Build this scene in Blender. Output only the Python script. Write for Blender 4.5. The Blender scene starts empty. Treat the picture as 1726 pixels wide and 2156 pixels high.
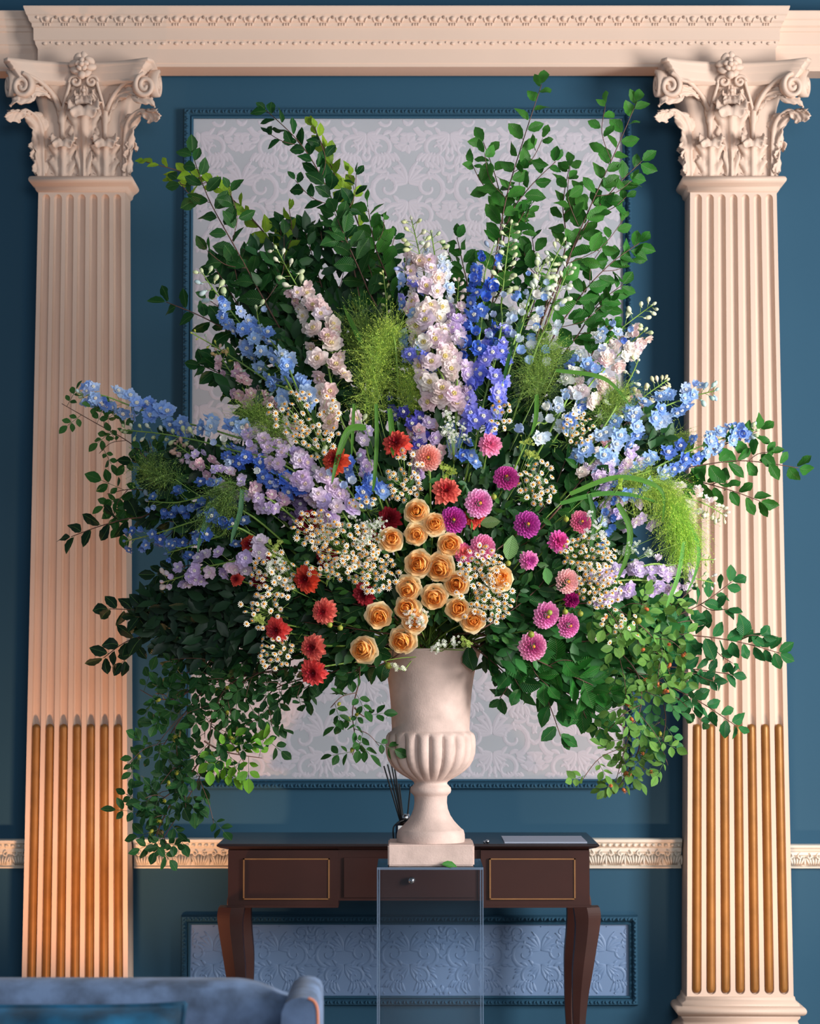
import bpy, bmesh, math, random
from math import sin, cos, pi, sqrt, radians
from mathutils import Vector, Matrix, Quaternion
random.seed(7)
R = random.Random(11)
C = bpy.context.scene.collection
SC = bpy.context.scene

# ------------------------------------------------------------------ camera
F = 5090.0            # focal length in pixels of the 1726 x 2156 frame (85 mm)
TH = radians(3.62)    # camera looks slightly up
HC = 1.34
cam_d = bpy.data.cameras.new('camera')
cam_d.sensor_fit = 'VERTICAL'; cam_d.sensor_height = 36.0; cam_d.sensor_width = 28.8
cam_d.lens = F/2156*36.0
cam_d.clip_start = 0.1
cam_d.dof.use_dof = True; cam_d.dof.focus_distance = 6.75; cam_d.dof.aperture_fstop = 5.6
cam = bpy.data.objects.new('camera', cam_d); C.objects.link(cam)
cam.location = (0, 0, HC); cam.rotation_euler = (pi/2 + TH, 0, 0)
SC.camera = cam

# ------------------------------------------------------------------ world, lights, exposure
w = bpy.data.worlds.new('world'); SC.world = w; w.use_nodes = True
bg = w.node_tree.nodes['Background']
bg.inputs[0].default_value = (0.55, 0.66, 0.80, 1); bg.inputs[1].default_value = 0.26

def area(name, loc, target, size, size_y, power, col, spread=180):
    l = bpy.data.lights.new(name, 'AREA'); l.shape = 'RECTANGLE'; l.size = size; l.size_y = size_y
    l.energy = power; l.color = col; l.spread = radians(spread)
    o = bpy.data.objects.new(name, l); C.objects.link(o); o.location = loc
    o.rotation_euler = (Vector(target)-Vector(loc)).to_track_quat('-Z', 'Y').to_euler()
    return o
area('window_light', (4.2, 4.3, 2.0), (0, 7.0, 1.35), 1.5, 2.2, 350, (1.0, 0.965, 0.93))
area('front_fill_light', (1.2, -1.2, 2.6), (0, 7.5, 1.5), 2.4, 1.8, 150, (0.95, 0.97, 1.0))  # added fill from behind the camera, brightens the front of the flowers
def spot(name, loc, target, power, col, size, blend=0.8, rad=0.04):
    l = bpy.data.lights.new(name, 'SPOT'); l.energy = power; l.color = col; l.spot_size = radians(size)
    l.spot_blend = blend; l.shadow_soft_size = rad
    o = bpy.data.objects.new(name, l); C.objects.link(o); o.location = loc
    o.rotation_euler = (Vector(target)-Vector(loc)).to_track_quat('-Z', 'Y').to_euler()
    return o
spot('uplight_lamp', (-1.00, 7.42, 0.06), (-1.09, 7.96, 2.6), 78, (1.0, 0.50, 0.26), 128, 1.0)
spot('uplight_lamp', (1.10, 7.42, 0.06), (1.09, 7.96, 2.6), 34, (1.0, 0.52, 0.30), 128, 1.0)

vs = SC.view_settings
vs.view_transform = 'Standard'; vs.look = 'None'; vs.exposure = 0.16; vs.gamma = 1.0; vs.use_curve_mapping = False

# ------------------------------------------------------------------ helpers
def srgb(r, g, b):
    f = lambda c: (c/12.92 if c <= 0.04045 else ((c+0.055)/1.055)**2.4)
    return (f(r/255), f(g/255), f(b/255), 1.0)
FW = Vector((0, cos(TH), sin(TH))); UP = Vector((0, -sin(TH), cos(TH))); RT = Vector((1, 0, 0)); TC = -FW
def P(px, py, Y):
    """world point seen at pixel (px, py) on the vertical plane y = Y"""
    d = FW + RT*((px-863)/F) + UP*(-(py-1078)/F)
    return Vector((0, 0, HC)) + d*(Y/d.y)
def S(px, Y): return px*Y/F
def surf(px, py):
    r2 = ((px-890)/640)**2 + ((py-1120)/480)**2
    return 6.95 - 0.40*sqrt(max(0.0, 1-r2))

class MB:
    def __init__(s): s.v = []; s.f = []; s.uv = []; s.col = []
    def add(s, vs, fs, uvs=None, col=None):
        b = len(s.v); s.v += [tuple(v) for v in vs]
        s.f += [tuple(b+i for i in f) for f in fs]
        s.uv += (uvs if uvs else [(0.5, 0.5)]*len(vs))
        s.col += [col if col else (1, 1, 1, 1)]*len(vs)
    def box(s, x0, x1, y0, y1, z0, z1, col=None):
        s.add([(x0,y0,z0),(x1,y0,z0),(x1,y1,z0),(x0,y1,z0),(x0,y0,z1),(x1,y0,z1),(x1,y1,z1),(x0,y1,z1)],
              [(0,3,2,1),(4,5,6,7),(0,1,5,4),(1,2,6,5),(2,3,7,6),(3,0,4,7)], None, col)
    def ell(s, c, r, n=8, m=5, M=None, col=None):
        vs = []; fs = []
        for i in range(m+1):
            a = pi*i/m
            for j in range(n):
                b = 2*pi*j/n
                v = Vector((r[0]*sin(a)*cos(b), r[1]*sin(a)*sin(b), r[2]*cos(a)))
                if M: v = M @ v
                vs.append(Vector(c)+v)
        for i in range(m):
            for j in range(n):
                fs.append((i*n+j, (i+1)*n+j, (i+1)*n+(j+1) % n, i*n+(j+1) % n))
        s.add(vs, fs, None, col)
    def tube(s, pts, rad, n=6, cap=True, col=None):
        pts = [Vector(p) for p in pts]
        if not hasattr(rad, '__len__'): rad = [rad]*len(pts)
        vs = []; fs = []; ref = None
        for i, p in enumerate(pts):
            t = (pts[min(i+1, len(pts)-1)]-pts[max(i-1, 0)])
            t = t.normalized() if t.length > 1e-9 else Vector((0, 0, 1))
            if ref is None: ref = t.orthogonal().normalized()
            ref = (ref - t*ref.dot(t)); ref = ref.normalized() if ref.length > 1e-6 else t.orthogonal().normalized()
            b = t.cross(ref)
            for j in range(n):
                a = 2*pi*j/n
                vs.append(p + (ref*cos(a)+b*sin(a))*rad[i])
        for i in range(len(pts)-1):
            for j in range(n):
                fs.append((i*n+j, i*n+(j+1) % n, (i+1)*n+(j+1) % n, (i+1)*n+j))
        if cap:
            fs.append(tuple(range(n))[::-1]); fs.append(tuple((len(pts)-1)*n+j for j in range(n)))
        s.add(vs, fs, None, col)
    def grid(s, rows, close=False, col=None, uv=True):
        """rows: list of equal-length lists of points -> quad sheet"""
        m = len(rows); n = len(rows[0]); vs = [p for r in rows for p in r]; fs = []
        for i in range(m-1):
            for j in range(n if close else n-1):
                fs.append((i*n+j, i*n+(j+1) % n, (i+1)*n+(j+1) % n, (i+1)*n+j))
        uvs = [(j/max(1, n-1), i/max(1, m-1)) for i in range(m) for j in range(n)]
        s.add(vs, fs, uvs, col)
    def sweep(s, pts, hw, nrm, thick, col=None):
        """flat band: centre line pts, half widths hw, band direction nrm, thickness along the curve's side"""
        pts = [Vector(p) for p in pts]; vs = []; fs = []; nrm = Vector(nrm).normalized()
        for i, p in enumerate(pts):
            t = (pts[min(i+1, len(pts)-1)]-pts[max(i-1, 0)]).normalized()
            sd = t.cross(nrm).normalized()
            h = hw[i] if hasattr(hw, '__len__') else hw
            k = thick[i] if hasattr(thick, '__len__') else thick
            vs += [p-nrm*h-sd*k, p-nrm*h*1.15, p-nrm*h+sd*k, p+nrm*h+sd*k, p+nrm*h*1.15, p+nrm*h-sd*k]
        for i in range(len(pts)-1):
            for j in range(6):
                fs.append((i*6+j, i*6+(j+1) % 6, (i+1)*6+(j+1) % 6, (i+1)*6+j))
        fs.append((0,1,2,3,4,5)); e = (len(pts)-1)*6; fs.append((e+5,e+4,e+3,e+2,e+1,e))
        s.add(vs, fs, None, col)
    def mesh(s, name, mat, smooth=True):
        me = bpy.data.meshes.new(name); me.from_pydata(s.v, [], s.f)
        if s.uv:
            ul = me.uv_layers.new(name='UVMap')
            idx = [0]*len(me.loops); me.loops.foreach_get('vertex_index', idx)
            flat = [c for i in idx for c in s.uv[i]]
            ul.data.foreach_set('uv', flat)
        if any(c != (1, 1, 1, 1) for c in s.col):
            ca = me.color_attributes.new('Col', 'FLOAT_COLOR', 'POINT')
            ca.data.foreach_set('color', [x for c in s.col for x in c])
        me.materials.append(mat)
        if smooth: me.shade_smooth()
        me.update()
        return me
    def build(s, name, mat, parent=None, smooth=False, recalc=False):
        me = s.mesh(name, mat, smooth)
        if recalc:
            bm = bmesh.new(); bm.from_mesh(me); bmesh.ops.recalc_face_normals(bm, faces=bm.faces); bm.to_mesh(me); bm.free()
        return link(name, me, parent)
def link(name, me, parent=None, M=None, color=None):
    o = bpy.data.objects.new(name, me); C.objects.link(o)
    if parent: o.parent = parent
    if M is not None: o.matrix_basis = M
    if color: o.color = color
    return o
def tag(o, label=None, cat=None, group=None, kind=None):
    if label: o['label'] = label
    if cat: o['category'] = cat
    if group: o['group'] = group
    if kind: o['kind'] = kind
    return o
def thing(name, label, cat, loc=(0, 0, 0), group=None):
    o = bpy.data.objects.new(name, None); C.objects.link(o); o.location = loc; o.empty_display_size = 0.05
    return tag(o, label, cat, group)
def basis(p, y, z, sc=1.0):
    y = Vector(y).normalized(); z = Vector(z); z = z - y*z.dot(y)
    z = z.normalized() if z.length > 1e-5 else y.orthogonal().normalized()
    x = y.cross(z)
    M = Matrix(((x.x, y.x, z.x, 0), (x.y, y.y, z.y, 0), (x.z, y.z, z.z, 0), (0, 0, 0, 1)))
    return Matrix.Translation(p) @ M @ Matrix.Scale(sc, 4)
def face_to(p, n, roll=0.0, sc=1.0):
    n = Vector(n).normalized(); u = Vector((0, 0, 1)) if abs(n.z) < 0.95 else Vector((0, 1, 0))
    M = basis(Vector((0,0,0)), u, n)
    # basis: y ~ up made orthogonal, z = n
    z = n; y = (u - z*u.dot(z)).normalized(); x = y.cross(z)
    M = Matrix(((x.x, y.x, z.x, 0), (x.y, y.y, z.y, 0), (x.z, y.z, z.z, 0), (0, 0, 0, 1)))
    return Matrix.Translation(p) @ M @ Matrix.Rotation(roll, 4, 'Z') @ Matrix.Scale(sc, 4)
def smoothpath(pts, n=24):
    pts = [Vector(p) for p in pts]
    if len(pts) == 2: return [pts[0].lerp(pts[1], i/n) for i in range(n+1)]
    out = []; m = len(pts)-1
    for k in range(n+1):
        t = k/n*m; i = min(int(t), m-1); u = t-i
        p0 = pts[max(i-1, 0)]; p1 = pts[i]; p2 = pts[i+1]; p3 = pts[min(i+2, m)]
        out.append(0.5*((2*p1)+(p2-p0)*u+(2*p0-5*p1+4*p2-p3)*u*u+(3*p1-p0-3*p2+p3)*u**3))
    return out
def along(path, t):
    t = max(0.0, min(1.0, t))*(len(path)-1); i = min(int(t), len(path)-2); u = t-i
    return path[i].lerp(path[i+1], u), (path[i+1]-path[i]).normalized()
def plen(path): return sum((path[i+1]-path[i]).length for i in range(len(path)-1))
def vary(c, a=0.12, rr=None):
    k = 1 + (rr or R).uniform(-a, a); return (min(1, c[0]*k*(1+R.uniform(-a, a)*.4)), min(1, c[1]*k), min(1, c[2]*k*(1+R.uniform(-a, a)*.4)), 1)
def mixc(a, b, t): return tuple(a[i]*(1-t)+b[i]*t for i in range(3)) + (1.0,)

# ------------------------------------------------------------------ materials
def newmat(name):
    m = bpy.data.materials.new(name); m.use_nodes = True
    nt = m.node_tree; return m, nt, nt.nodes['Principled BSDF'], nt.nodes.new, nt.links.new
def mat(name, col, rough=0.6, var=0.10, scale=6, bump=0.0, bscale=150, metal=0.0, spec=0.5, sheen=0.0, detail=4, cut=0.0):
    m, nt, b, N, L = newmat(name)
    tc = N('ShaderNodeTexCoord'); nz = N('ShaderNodeTexNoise'); nz.inputs['Scale'].default_value = scale; nz.inputs['Detail'].default_value = detail
    L(tc.outputs['Object'], nz.inputs['Vector'])
    mx = N('ShaderNodeMix'); mx.data_type = 'RGBA'
    mx.inputs['A'].default_value = tuple(max(0, c*(1-var)) for c in col[:3])+(1,)
    mx.inputs['B'].default_value = tuple(min(1, c*(1+var)) for c in col[:3])+(1,)
    mr = N('ShaderNodeMapRange'); mr.inputs['From Min'].default_value = cut; mr.inputs['From Max'].default_value = 1-cut
    L(nz.outputs['Fac'], mr.inputs['Value'])
    L(mr.outputs['Result'], mx.inputs['Factor']); L(mx.outputs['Result'], b.inputs['Base Color'])
    b.inputs['Roughness'].default_value = rough; b.inputs['Metallic'].default_value = metal
    b.inputs['Specular IOR Level'].default_value = spec
    if sheen: b.inputs['Sheen Weight'].default_value = sheen
    if bump:
        n2 = N('ShaderNodeTexNoise'); n2.inputs['Scale'].default_value = bscale; n2.inputs['Detail'].default_value = 3
        L(tc.outputs['Object'], n2.inputs['Vector'])
        bp = N('ShaderNodeBump'); bp.inputs['Strength'].default_value = bump; bp.inputs['Distance'].default_value = 0.002
        L(n2.outputs['Fac'], bp.inputs['Height']); L(bp.outputs['Normal'], b.inputs['Normal'])
    return m
def plantmat(name, rough=0.5, trans=0.3, veins=False, attr=False, tipwhite=0.0, spec=0.4, innerdark=0.0):
    """colour comes from the object's own colour (or the Col attribute); thin translucent sheet"""
    m, nt, b, N, L = newmat(name)
    if attr:
        s = N('ShaderNodeAttribute'); s.attribute_name = 'Col'
    else:
        s = N('ShaderNodeObjectInfo')
    colout = s.outputs['Color']
    uv = N('ShaderNodeUVMap'); uv.uv_map = 'UVMap'
    sep = N('ShaderNodeSeparateXYZ'); L(uv.outputs['UV'], sep.inputs[0])
    tc = N('ShaderNodeTexCoord'); nz = N('ShaderNodeTexNoise'); nz.inputs['Scale'].default_value = 3.0
    L(uv.outputs['UV'], nz.inputs['Vector'])
    hs = N('ShaderNodeHueSaturation'); L(colout, hs.inputs['Color'])
    mr = N('ShaderNodeMapRange'); mr.inputs['To Min'].default_value = 0.82; mr.inputs['To Max'].default_value = 1.2
    L(nz.outputs['Fac'], mr.inputs['Value']); L(mr.outputs['Result'], hs.inputs['Value'])
    colout = hs.outputs['Color']
    if veins:
        ab = N('ShaderNodeMath'); ab.operation = 'SUBTRACT'; ab.inputs[1].default_value = 0.5; L(sep.outputs['X'], ab.inputs[0])
        ab2 = N('ShaderNodeMath'); ab2.operation = 'ABSOLUTE'; L(ab.outputs[0], ab2.inputs[0])
        mu = N('ShaderNodeMath'); mu.operation = 'MULTIPLY_ADD'; mu.inputs[1].default_value = -0.55; L(ab2.outputs[0], mu.inputs[0]); L(sep.outputs['Y'], mu.inputs[2])
        m2 = N('ShaderNodeMath'); m2.operation = 'MULTIPLY'; m2.inputs[1].default_value = 75.0; L(mu.outputs[0], m2.inputs[0])
        sn = N('ShaderNodeMath'); sn.operation = 'SINE'; L(m2.outputs[0], sn.inputs[0])
        bp = N('ShaderNodeBump'); bp.inputs['Strength'].default_value = 0.35; bp.inputs['Distance'].default_value = 0.004
        L(sn.outputs[0], bp.inputs['Height']); L(bp.outputs['Normal'], b.inputs['Normal'])
        # pale midrib
        lt = N('ShaderNodeMath'); lt.operation = 'LESS_THAN'; lt.inputs[1].default_value = 0.016; L(ab2.outputs[0], lt.inputs[0])
        mx = N('ShaderNodeMix'); mx.data_type = 'RGBA'; L(lt.outputs[0], mx.inputs['Factor']); L(colout, mx.inputs['A'])
        mx.inputs['B'].default_value = srgb(88, 128, 66); colout = mx.outputs['Result']
    if tipwhite:
        mp = N('ShaderNodeMapRange'); mp.inputs['From Min'].default_value = 0.0; mp.inputs['From Max'].default_value = 0.45
        mp.inputs['To Min'].default_value = tipwhite; mp.inputs['To Max'].default_value = 0.0
        L(sep.outputs['Y'], mp.inputs['Value'])
        mx = N('ShaderNodeMix'); mx.data_type = 'RGBA'; L(mp.outputs['Result'], mx.inputs['Factor']); L(colout, mx.inputs['A'])
        mx.inputs['B'].default_value = srgb(250, 246, 240); colout = mx.outputs['Result']
    if innerdark:
        mp = N('ShaderNodeMapRange'); mp.inputs['From Min'].default_value = 0.0; mp.inputs['From Max'].default_value = 0.8
        mp.inputs['To Min'].default_value = 1-innerdark; mp.inputs['To Max'].default_value = 1.12
        L(sep.outputs['Y'], mp.inputs['Value'])
        h2 = N('ShaderNodeHueSaturation'); L(colout, h2.inputs['Color']); L(mp.outputs['Result'], h2.inputs['Value']); colout = h2.outputs['Color']
    L(colout, b.inputs['Base Color']); b.inputs['Roughness'].default_value = rough; b.inputs['Specular IOR Level'].default_value = spec
    if trans:
        tr = N('ShaderNodeBsdfTranslucent'); L(colout, tr.inputs['Color'])
        ms = N('ShaderNodeMixShader'); ms.inputs[0].default_value = trans
        L(b.outputs[0], ms.inputs[1]); L(tr.outputs[0], ms.inputs[2]); L(ms.outputs[0], nt.nodes['Material Output'].inputs['Surface'])
    return m

M_WALL = mat('blue_wall_paint', srgb(40, 77, 100), 0.75, 0.05, 2.0, 0.05, 300, spec=0.2)
M_PLAS = mat('cream_plaster', srgb(212, 186, 168), 0.6, 0.05, 5, 0.08, 120)
M_RAIL = mat('white_rail_paint', srgb(214, 208, 196), 0.55, 0.06, 8, 0.1, 150)
M_GOLD = mat('aged_gilding', srgb(150, 102, 48), 0.42, 0.38, 14, 0.15, 60, metal=0.35)
M_PAPER = mat('grey_wallpaper', srgb(162, 166, 174), 0.6, 0.06, 9, 0.05, 300)
M_DAMASK = mat('pink_damask_print', srgb(182, 178, 188), 0.55, 0.06, 14, 0.05, 300)
M_LOWP = mat('embossed_blue_paper', srgb(104, 130, 166), 0.5, 0.06, 9, 0.05, 200)
M_URN = mat('cast_stone', srgb(204, 180, 170), 0.8, 0.14, 26, 0.3, 220, cut=0.25)
M_WOOD = mat('mahogany', srgb(52, 25, 20), 0.5, 0.45, 5, 0.05, 80, spec=0.25)
M_WOODT = mat('polished_dark_top', srgb(36, 28, 30), 0.22, 0.2, 5)
M_GILT = mat('gilt_line', srgb(140, 98, 60), 0.4, 0.3, 30, metal=0.5)
M_STEM = mat('green_stem', srgb(122, 156, 66), 0.5, 0.2, 40)
M_DSTEM = mat('dark_green_stem', srgb(56, 86, 44), 0.5, 0.2, 40)
M_TWIG = mat('brown_twig', srgb(94, 62, 50), 0.6, 0.25, 40)
M_LEAF = plantmat('leaf', 0.45, 0.32, veins=True, spec=0.28)
M_FILL = plantmat('filler_leaf', 0.5, 0.2, attr=True)
M_FLORET = plantmat('delphinium_petal', 0.6, 0.42, tipwhite=0.7, spec=0.2)
M_PETAL = plantmat('petal', 0.6, 0.42, spec=0.2)
M_DPETAL = plantmat('dahlia_petal', 0.55, 0.38, innerdark=0.22, spec=0.25)
M_BUD = plantmat('bud', 0.5, 0.2)
M_RAY = mat('white_ray', srgb(246, 236, 218), 0.6, 0.03, 10)
M_DISC = mat('yellow_disc', srgb(232, 150, 34), 0.7, 0.2, 300, 0.3, 900)
M_UMB = plantmat('umbel_floret', 0.6, 0.3)
M_GRASS = plantmat('grass_hair', 0.5, 0.45)
M_EYE = plantmat('floret_eye', 0.6, 0.2)
M_VELVET = mat('blue_grey_velvet', srgb(88, 108, 138), 0.85, 0.45, 16, 0.15, 200, sheen=0.06, detail=6, cut=0.34)
M_TEAL = mat('teal_velvet', srgb(0, 84, 120), 0.8, 0.65, 10, 0.1, 200, sheen=0.05, cut=0.32)
M_PIPE = mat('orange_piping', srgb(216, 130, 92), 0.7, 0.1, 20)
M_FLOOR = mat('dark_floor', srgb(110, 92, 80), 0.6, 0.15, 4)
M_CHROME = mat('silver_cap', srgb(200, 204, 212), 0.18, 0.03, 4, metal=1.0)
M_BLACK = mat('black_reed', srgb(24, 26, 30), 0.6, 0.1, 20)
M_LABEL = mat('white_label', srgb(214, 216, 218), 0.6, 0.02, 10)
M_SHEET = mat('grey_paper_sheet', srgb(150, 160, 180), 0.6, 0.05, 5)
def acrylic(name, tint, gl):
    m, nt, b, N, L = newmat(name)
    t = N('ShaderNodeBsdfTransparent'); t.inputs[0].default_value = tint
    g = N('ShaderNodeBsdfGlossy'); g.inputs['Roughness'].default_value = 0.03
    fr = N('ShaderNodeFresnel'); fr.inputs['IOR'].default_value = gl
    ms = N('ShaderNodeMixShader'); L(fr.outputs[0], ms.inputs[0]); L(t.outputs[0], ms.inputs[1]); L(g.outputs[0], ms.inputs[2])
    L(ms.outputs[0], nt.nodes['Material Output'].inputs['Surface'])
    nt.nodes.remove(b)
    return m
M_ACR = acrylic('clear_acrylic', (0.95, 0.97, 0.985, 1), 1.35)
M_BOTTLE = acrylic('dark_bottle_glass', (0.25, 0.3, 0.36, 1), 1.5)
m_, nt_, b_, N_, L_ = newmat('acrylic_polished_edge')
b_.inputs['Base Color'].default_value = srgb(150, 172, 200); b_.inputs['Roughness'].default_value = 0.15
t_ = N_('ShaderNodeBsdfTransparent'); t_.inputs[0].default_value = (0.8, 0.88, 0.95, 1)
x_ = N_('ShaderNodeMixShader'); x_.inputs[0].default_value = 0.3
L_(t_.outputs[0], x_.inputs[1]); L_(b_.outputs[0], x_.inputs[2]); L_(x_.outputs[0], nt_.nodes['Material Output'].inputs['Surface'])
M_EDGE = m_
# ================================================================== the room
YW = 8.20; YP = 8.04
def Zp(py, Y): return P(863, py, Y).z
def Xp(px, py, Y): return P(px, py, Y).x
def struct(mb, name, m, parent=None, smooth=False):
    o = mb.build(name, m, parent, smooth)
    if not parent: o['kind'] = 'structure'
    return o
mb = MB(); mb.box(-3.2, 3.6, YW, YW+0.15, 0, 4.3); wall = struct(mb, 'wall_back', M_WALL)
mb = MB(); mb.box(-3.2, 3.6, 2.5, YW, -0.1, 0); struct(mb, 'floor', M_FLOOR)

# scroll strokes shared by the damask print and the embossed paper
def spiral_pts(cx, cz, r, a0, turns, sgn, n=18):
    out = []
    for i in range(n+1):
        t = i/n; rr = r*(1-0.85*t); a = a0+sgn*turns*2*pi*t
        out.append((cx+rr*cos(a), cz+rr*sin(a)))
    return out
def stroke(mb, pts, wid, y0, y1, clip):
    """a printed/embossed stroke: ridge strip in the wall plane, wid(t) half width, y0 at rim, y1 at crest"""
    n = len(pts); prev = None; seg = []
    for i, (x, z) in enumerate(pts):
        a = pts[max(0, i-1)]; b = pts[min(n-1, i+1)]
        dx, dz = b[0]-a[0], b[1]-a[1]; l = max(1e-9, sqrt(dx*dx+dz*dz)); nx, nz = -dz/l, dx/l
        h = wid(i/(n-1))
        ok = clip[0]+h < x < clip[1]-h and clip[2]+h < z < clip[3]-h
        row = [(x-nx*h, y0, z-nz*h), (x, y1, z), (x+nx*h, y0, z+nz*h)]
        if ok: seg.append(row)
        else:
            if len(seg) > 1: mb.grid(seg)
            seg = []
    if len(seg) > 1: mb.grid(seg)
def leaf_stroke(mb, x, z, ang, L, W, y0, y1, clip, bend=0.5):
    pts = []; a = ang; px, pz = x, z
    for i in range(9):
        pts.append((px, pz)); a += bend/8; px += L/8*cos(a); pz += L/8*sin(a)
    stroke(mb, pts, lambda t: W*(sin(pi*min(1, t*0.93+0.07))**0.8)+0.0004, y0, y1, clip)
def damask(mb, x0, x1, z0, z1, uw, uh, y0, y1):
    clip = (x0, x1, z0, z1); rows = int((z1-z0)/uh)+2; cols = int((x1-x0)/uw)+2; xm = (x0+x1)/2
    for r in range(-1, rows):
        for c in range(-cols//2-1, cols//2+2):
            cx = xm + (c+(0.5 if r % 2 else 0))*uw; cz = z0 + r*uh + uh*0.5
            for s in (-1, 1):
                fl = lambda a: a if s > 0 else pi-a
                k = uw/0.30
                # large scrolls with lobes along their outer side
                for (ox, oz, r0, a0, tn, sg, wd) in ((.075, .02, .062, -1.4, 1.25, 1, .011), (.05, -.085, .045, 1.9, 1.2, -1, .009), (.10, .115, .040, -2.2, 1.1, 1, .008)):
                    pts = spiral_pts(0, 0, r0*k, a0, tn, sg)
                    pts = [(cx+s*(ox*k+p[0]), cz+oz*k+p[1]) for p in pts]
                    stroke(mb, pts, lambda t, w_=wd*k: w_*(1-0.6*t), y0, y1, clip)
                    for q in range(7):
                        a = a0+sg*q*0.55; ex = cx+s*(ox*k+r0*k*1.12*cos(a)); ez = cz+oz*k+r0*k*1.12*sin(a)
                        leaf_stroke(mb, ex, ez, fl(a+sg*0.5), .036*k, .0075*k, y0, y1, clip, s*sg*0.8)
                # central palmette
                for q in range(5):
                    a = pi/2 - q*0.34
                    leaf_stroke(mb, cx+s*.004*k, cz+.035*k, fl(a), (.095-.011*q)*k, .0085*k, y0, y1, clip, -s*0.7)
                    leaf_stroke(mb, cx+s*.004*k, cz-.03*k, fl(-a), (.075-.009*q)*k, .008*k, y0, y1, clip, s*0.6)
                for q in range(6):
                    leaf_stroke(mb, cx+s*(.02+.02*q)*k, cz-.15*k+.004*q*k, fl(0.9+0.25*q), .045*k, .008*k, y0, y1, clip, s*0.6)
            for q in range(8):
                a = q*pi/4
                leaf_stroke(mb, cx+.004*cos(a), cz+.20*k*0.9+.004*sin(a), a, .034*k, .012*k, y0, y1, clip, 0.2)
def panel(px0, px1, py0, py1, m, name):
    x0, x1 = (Xp(px0, py0, YW)+Xp(px0-(0), py1, YW))/2, (Xp(px1, py0, YW)+Xp(px1, py1, YW))/2
    z0, z1 = Zp(py1, YW), Zp(py0, YW)
    mb = MB(); mb.box(x0, x1, YW-0.004, YW+0.01, z0, z1)
    return struct(mb, name, m, wall), x0, x1, z0, z1
po, ux0, ux1, uz0, uz1 = panel(404, 1313, 251, 1640, M_PAPER, 'wallpaper_panel')
mb = MB(); damask(mb, ux0, ux1, uz0, uz1, 0.285, 0.235, YW-0.0044, YW-0.0050)
o = mb.build('damask_print', M_DAMASK, po); o['kind'] = 'stuff'
po2, lx0, lx1, lz0, lz1 = panel(401, 1323, 1946, 2096, M_LOWP, 'embossed_panel')
mb = MB(); damask(mb, lx0, lx1, lz0, lz1, 0.22, 0.25, YW-0.0038, YW-0.0075)
o = mb.build('embossed_scrolls', M_LOWP, po2, True); o['kind'] = 'stuff'

# picture-frame mouldings, mitred, with a carved leaf band
def frame(name, x0, x1, z0, z1, wd):
    prof = [(0, 0.0), (0.0, 0.012), (0.18, 0.016), (0.30, 0.010), (0.42, 0.018), (0.70, 0.026), (0.86, 0.026), (1.0, 0.010), (1.0, 0.0)]
    loops = []
    for (e, d) in prof:
        k = e*wd; y = YW-0.002-d
        loops.append([(x0-k, y, z0-k), (x1+k, y, z0-k), (x1+k, y, z1+k), (x0-k, y, z1+k)])
    mb = MB(); mb.grid(loops, close=True)
    t = struct(mb, name, M_WALL)
    orn = MB(); st = 0.0255
    def run(a, b, horizontal, fixed, sg):
        n = int((b-a)/st)
        for i in range(n):
            p = a+(i+0.5)*(b-a)/n
            for (dx, tilt) in ((-0.3, 0.6), (0.3, -0.6)):
                if horizontal:
                    c = (p+dx*st, YW-0.027, fixed); M = Matrix.Rotation(tilt*sg, 3, 'Y')
                    orn.ell(c, (0.0048, 0.007, wd*0.22), 6, 4, M)
                else:
                    c = (fixed, YW-0.027, p+dx*st); M = Matrix.Rotation(tilt*sg, 3, 'Y')
                    orn.ell(c, (wd*0.22, 0.007, 0.0048), 6, 4, M)
    m_ = wd*0.62
    run(x0-m_, x1+m_, True, z1+m_, 1); run(x0-m_, x1+m_, True, z0-m_, -1)
    run(z0-m_, z1+m_, False, x0-m_, 1); run(z0-m_, z1+m_, False, x1+m_, -1)
    o = orn.build('carved_leaf_band', M_WALL, t, True); o['kind'] = 'stuff'
    return t
frame('trim_1', ux0, ux1, uz0, uz1, 0.034)
frame('trim_2', lx0, lx1, lz0, lz1, 0.031)

# entablature: stepped profile, projecting centre bay with returns
def zE(py): return Zp(py, YP-0.05)
eprof = [(133, -0.125), (133, 0.0), (127, 0.0), (125, 0.004), (96, 0.004), (92, 0.010), (86, 0.020), (80, 0.024), (78, 0.032), (53, 0.034), (51, 0.044), (44, 0.046), (40, 0.062), (30, 0.074), (27, 0.084), (24, 0.086), (14, 0.100), (11, 0.100), (11, -0.125)]
ES = 0.45
eprof = [(a, (b*ES if b > 0 else b)) for (a, b) in eprof]
def entab(x0, x1, base, name):
    """x0/x1 at the lower fascia; base is its front y"""
    mb = MB(); rows = []
    for (py, e) in eprof:
        z = zE(py); k = max(e, 0.0)
        rows.append([(x0-k, YW, z), (x0-k, base-e, z), (x1+k, base-e, z), (x1+k, YW, z)])
    mb.grid(rows)
    return mb
xl = Xp(76, 100, YP-0.05); xr = Xp(1636, 100, YP-0.05)
t3 = struct(entab(xl, xr, YP+0.0, 'x'), 'trim_3', M_PLAS)
orn = MB(); n = 40; stp = (xr-xl)/n; fb = YP+0.028
for i in range(n):
    x = xl+(i+0.5)*stp
    orn.ell((x, fb-0.056, zE(36)), (0.011, 0.012, 0.010), 8, 5)
    for d in (-1, 1):
        orn.ell((x+d*stp*0.30, fb-0.053, zE(37)), (0.004, 0.01, 0.012), 6, 4, Matrix.Rotation(d*0.4, 3, 'Y'))
        orn.ell((x+d*stp*0.5, fb-0.058, zE(33)), (0.006, 0.008, 0.006), 6, 4)
    for d in (-1, 0, 1):
        orn.box(x+d*0.0085-0.0026, x+d*0.0085+0.0026, fb-0.052, fb-0.04, zE(49.5), zE(44))
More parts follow.
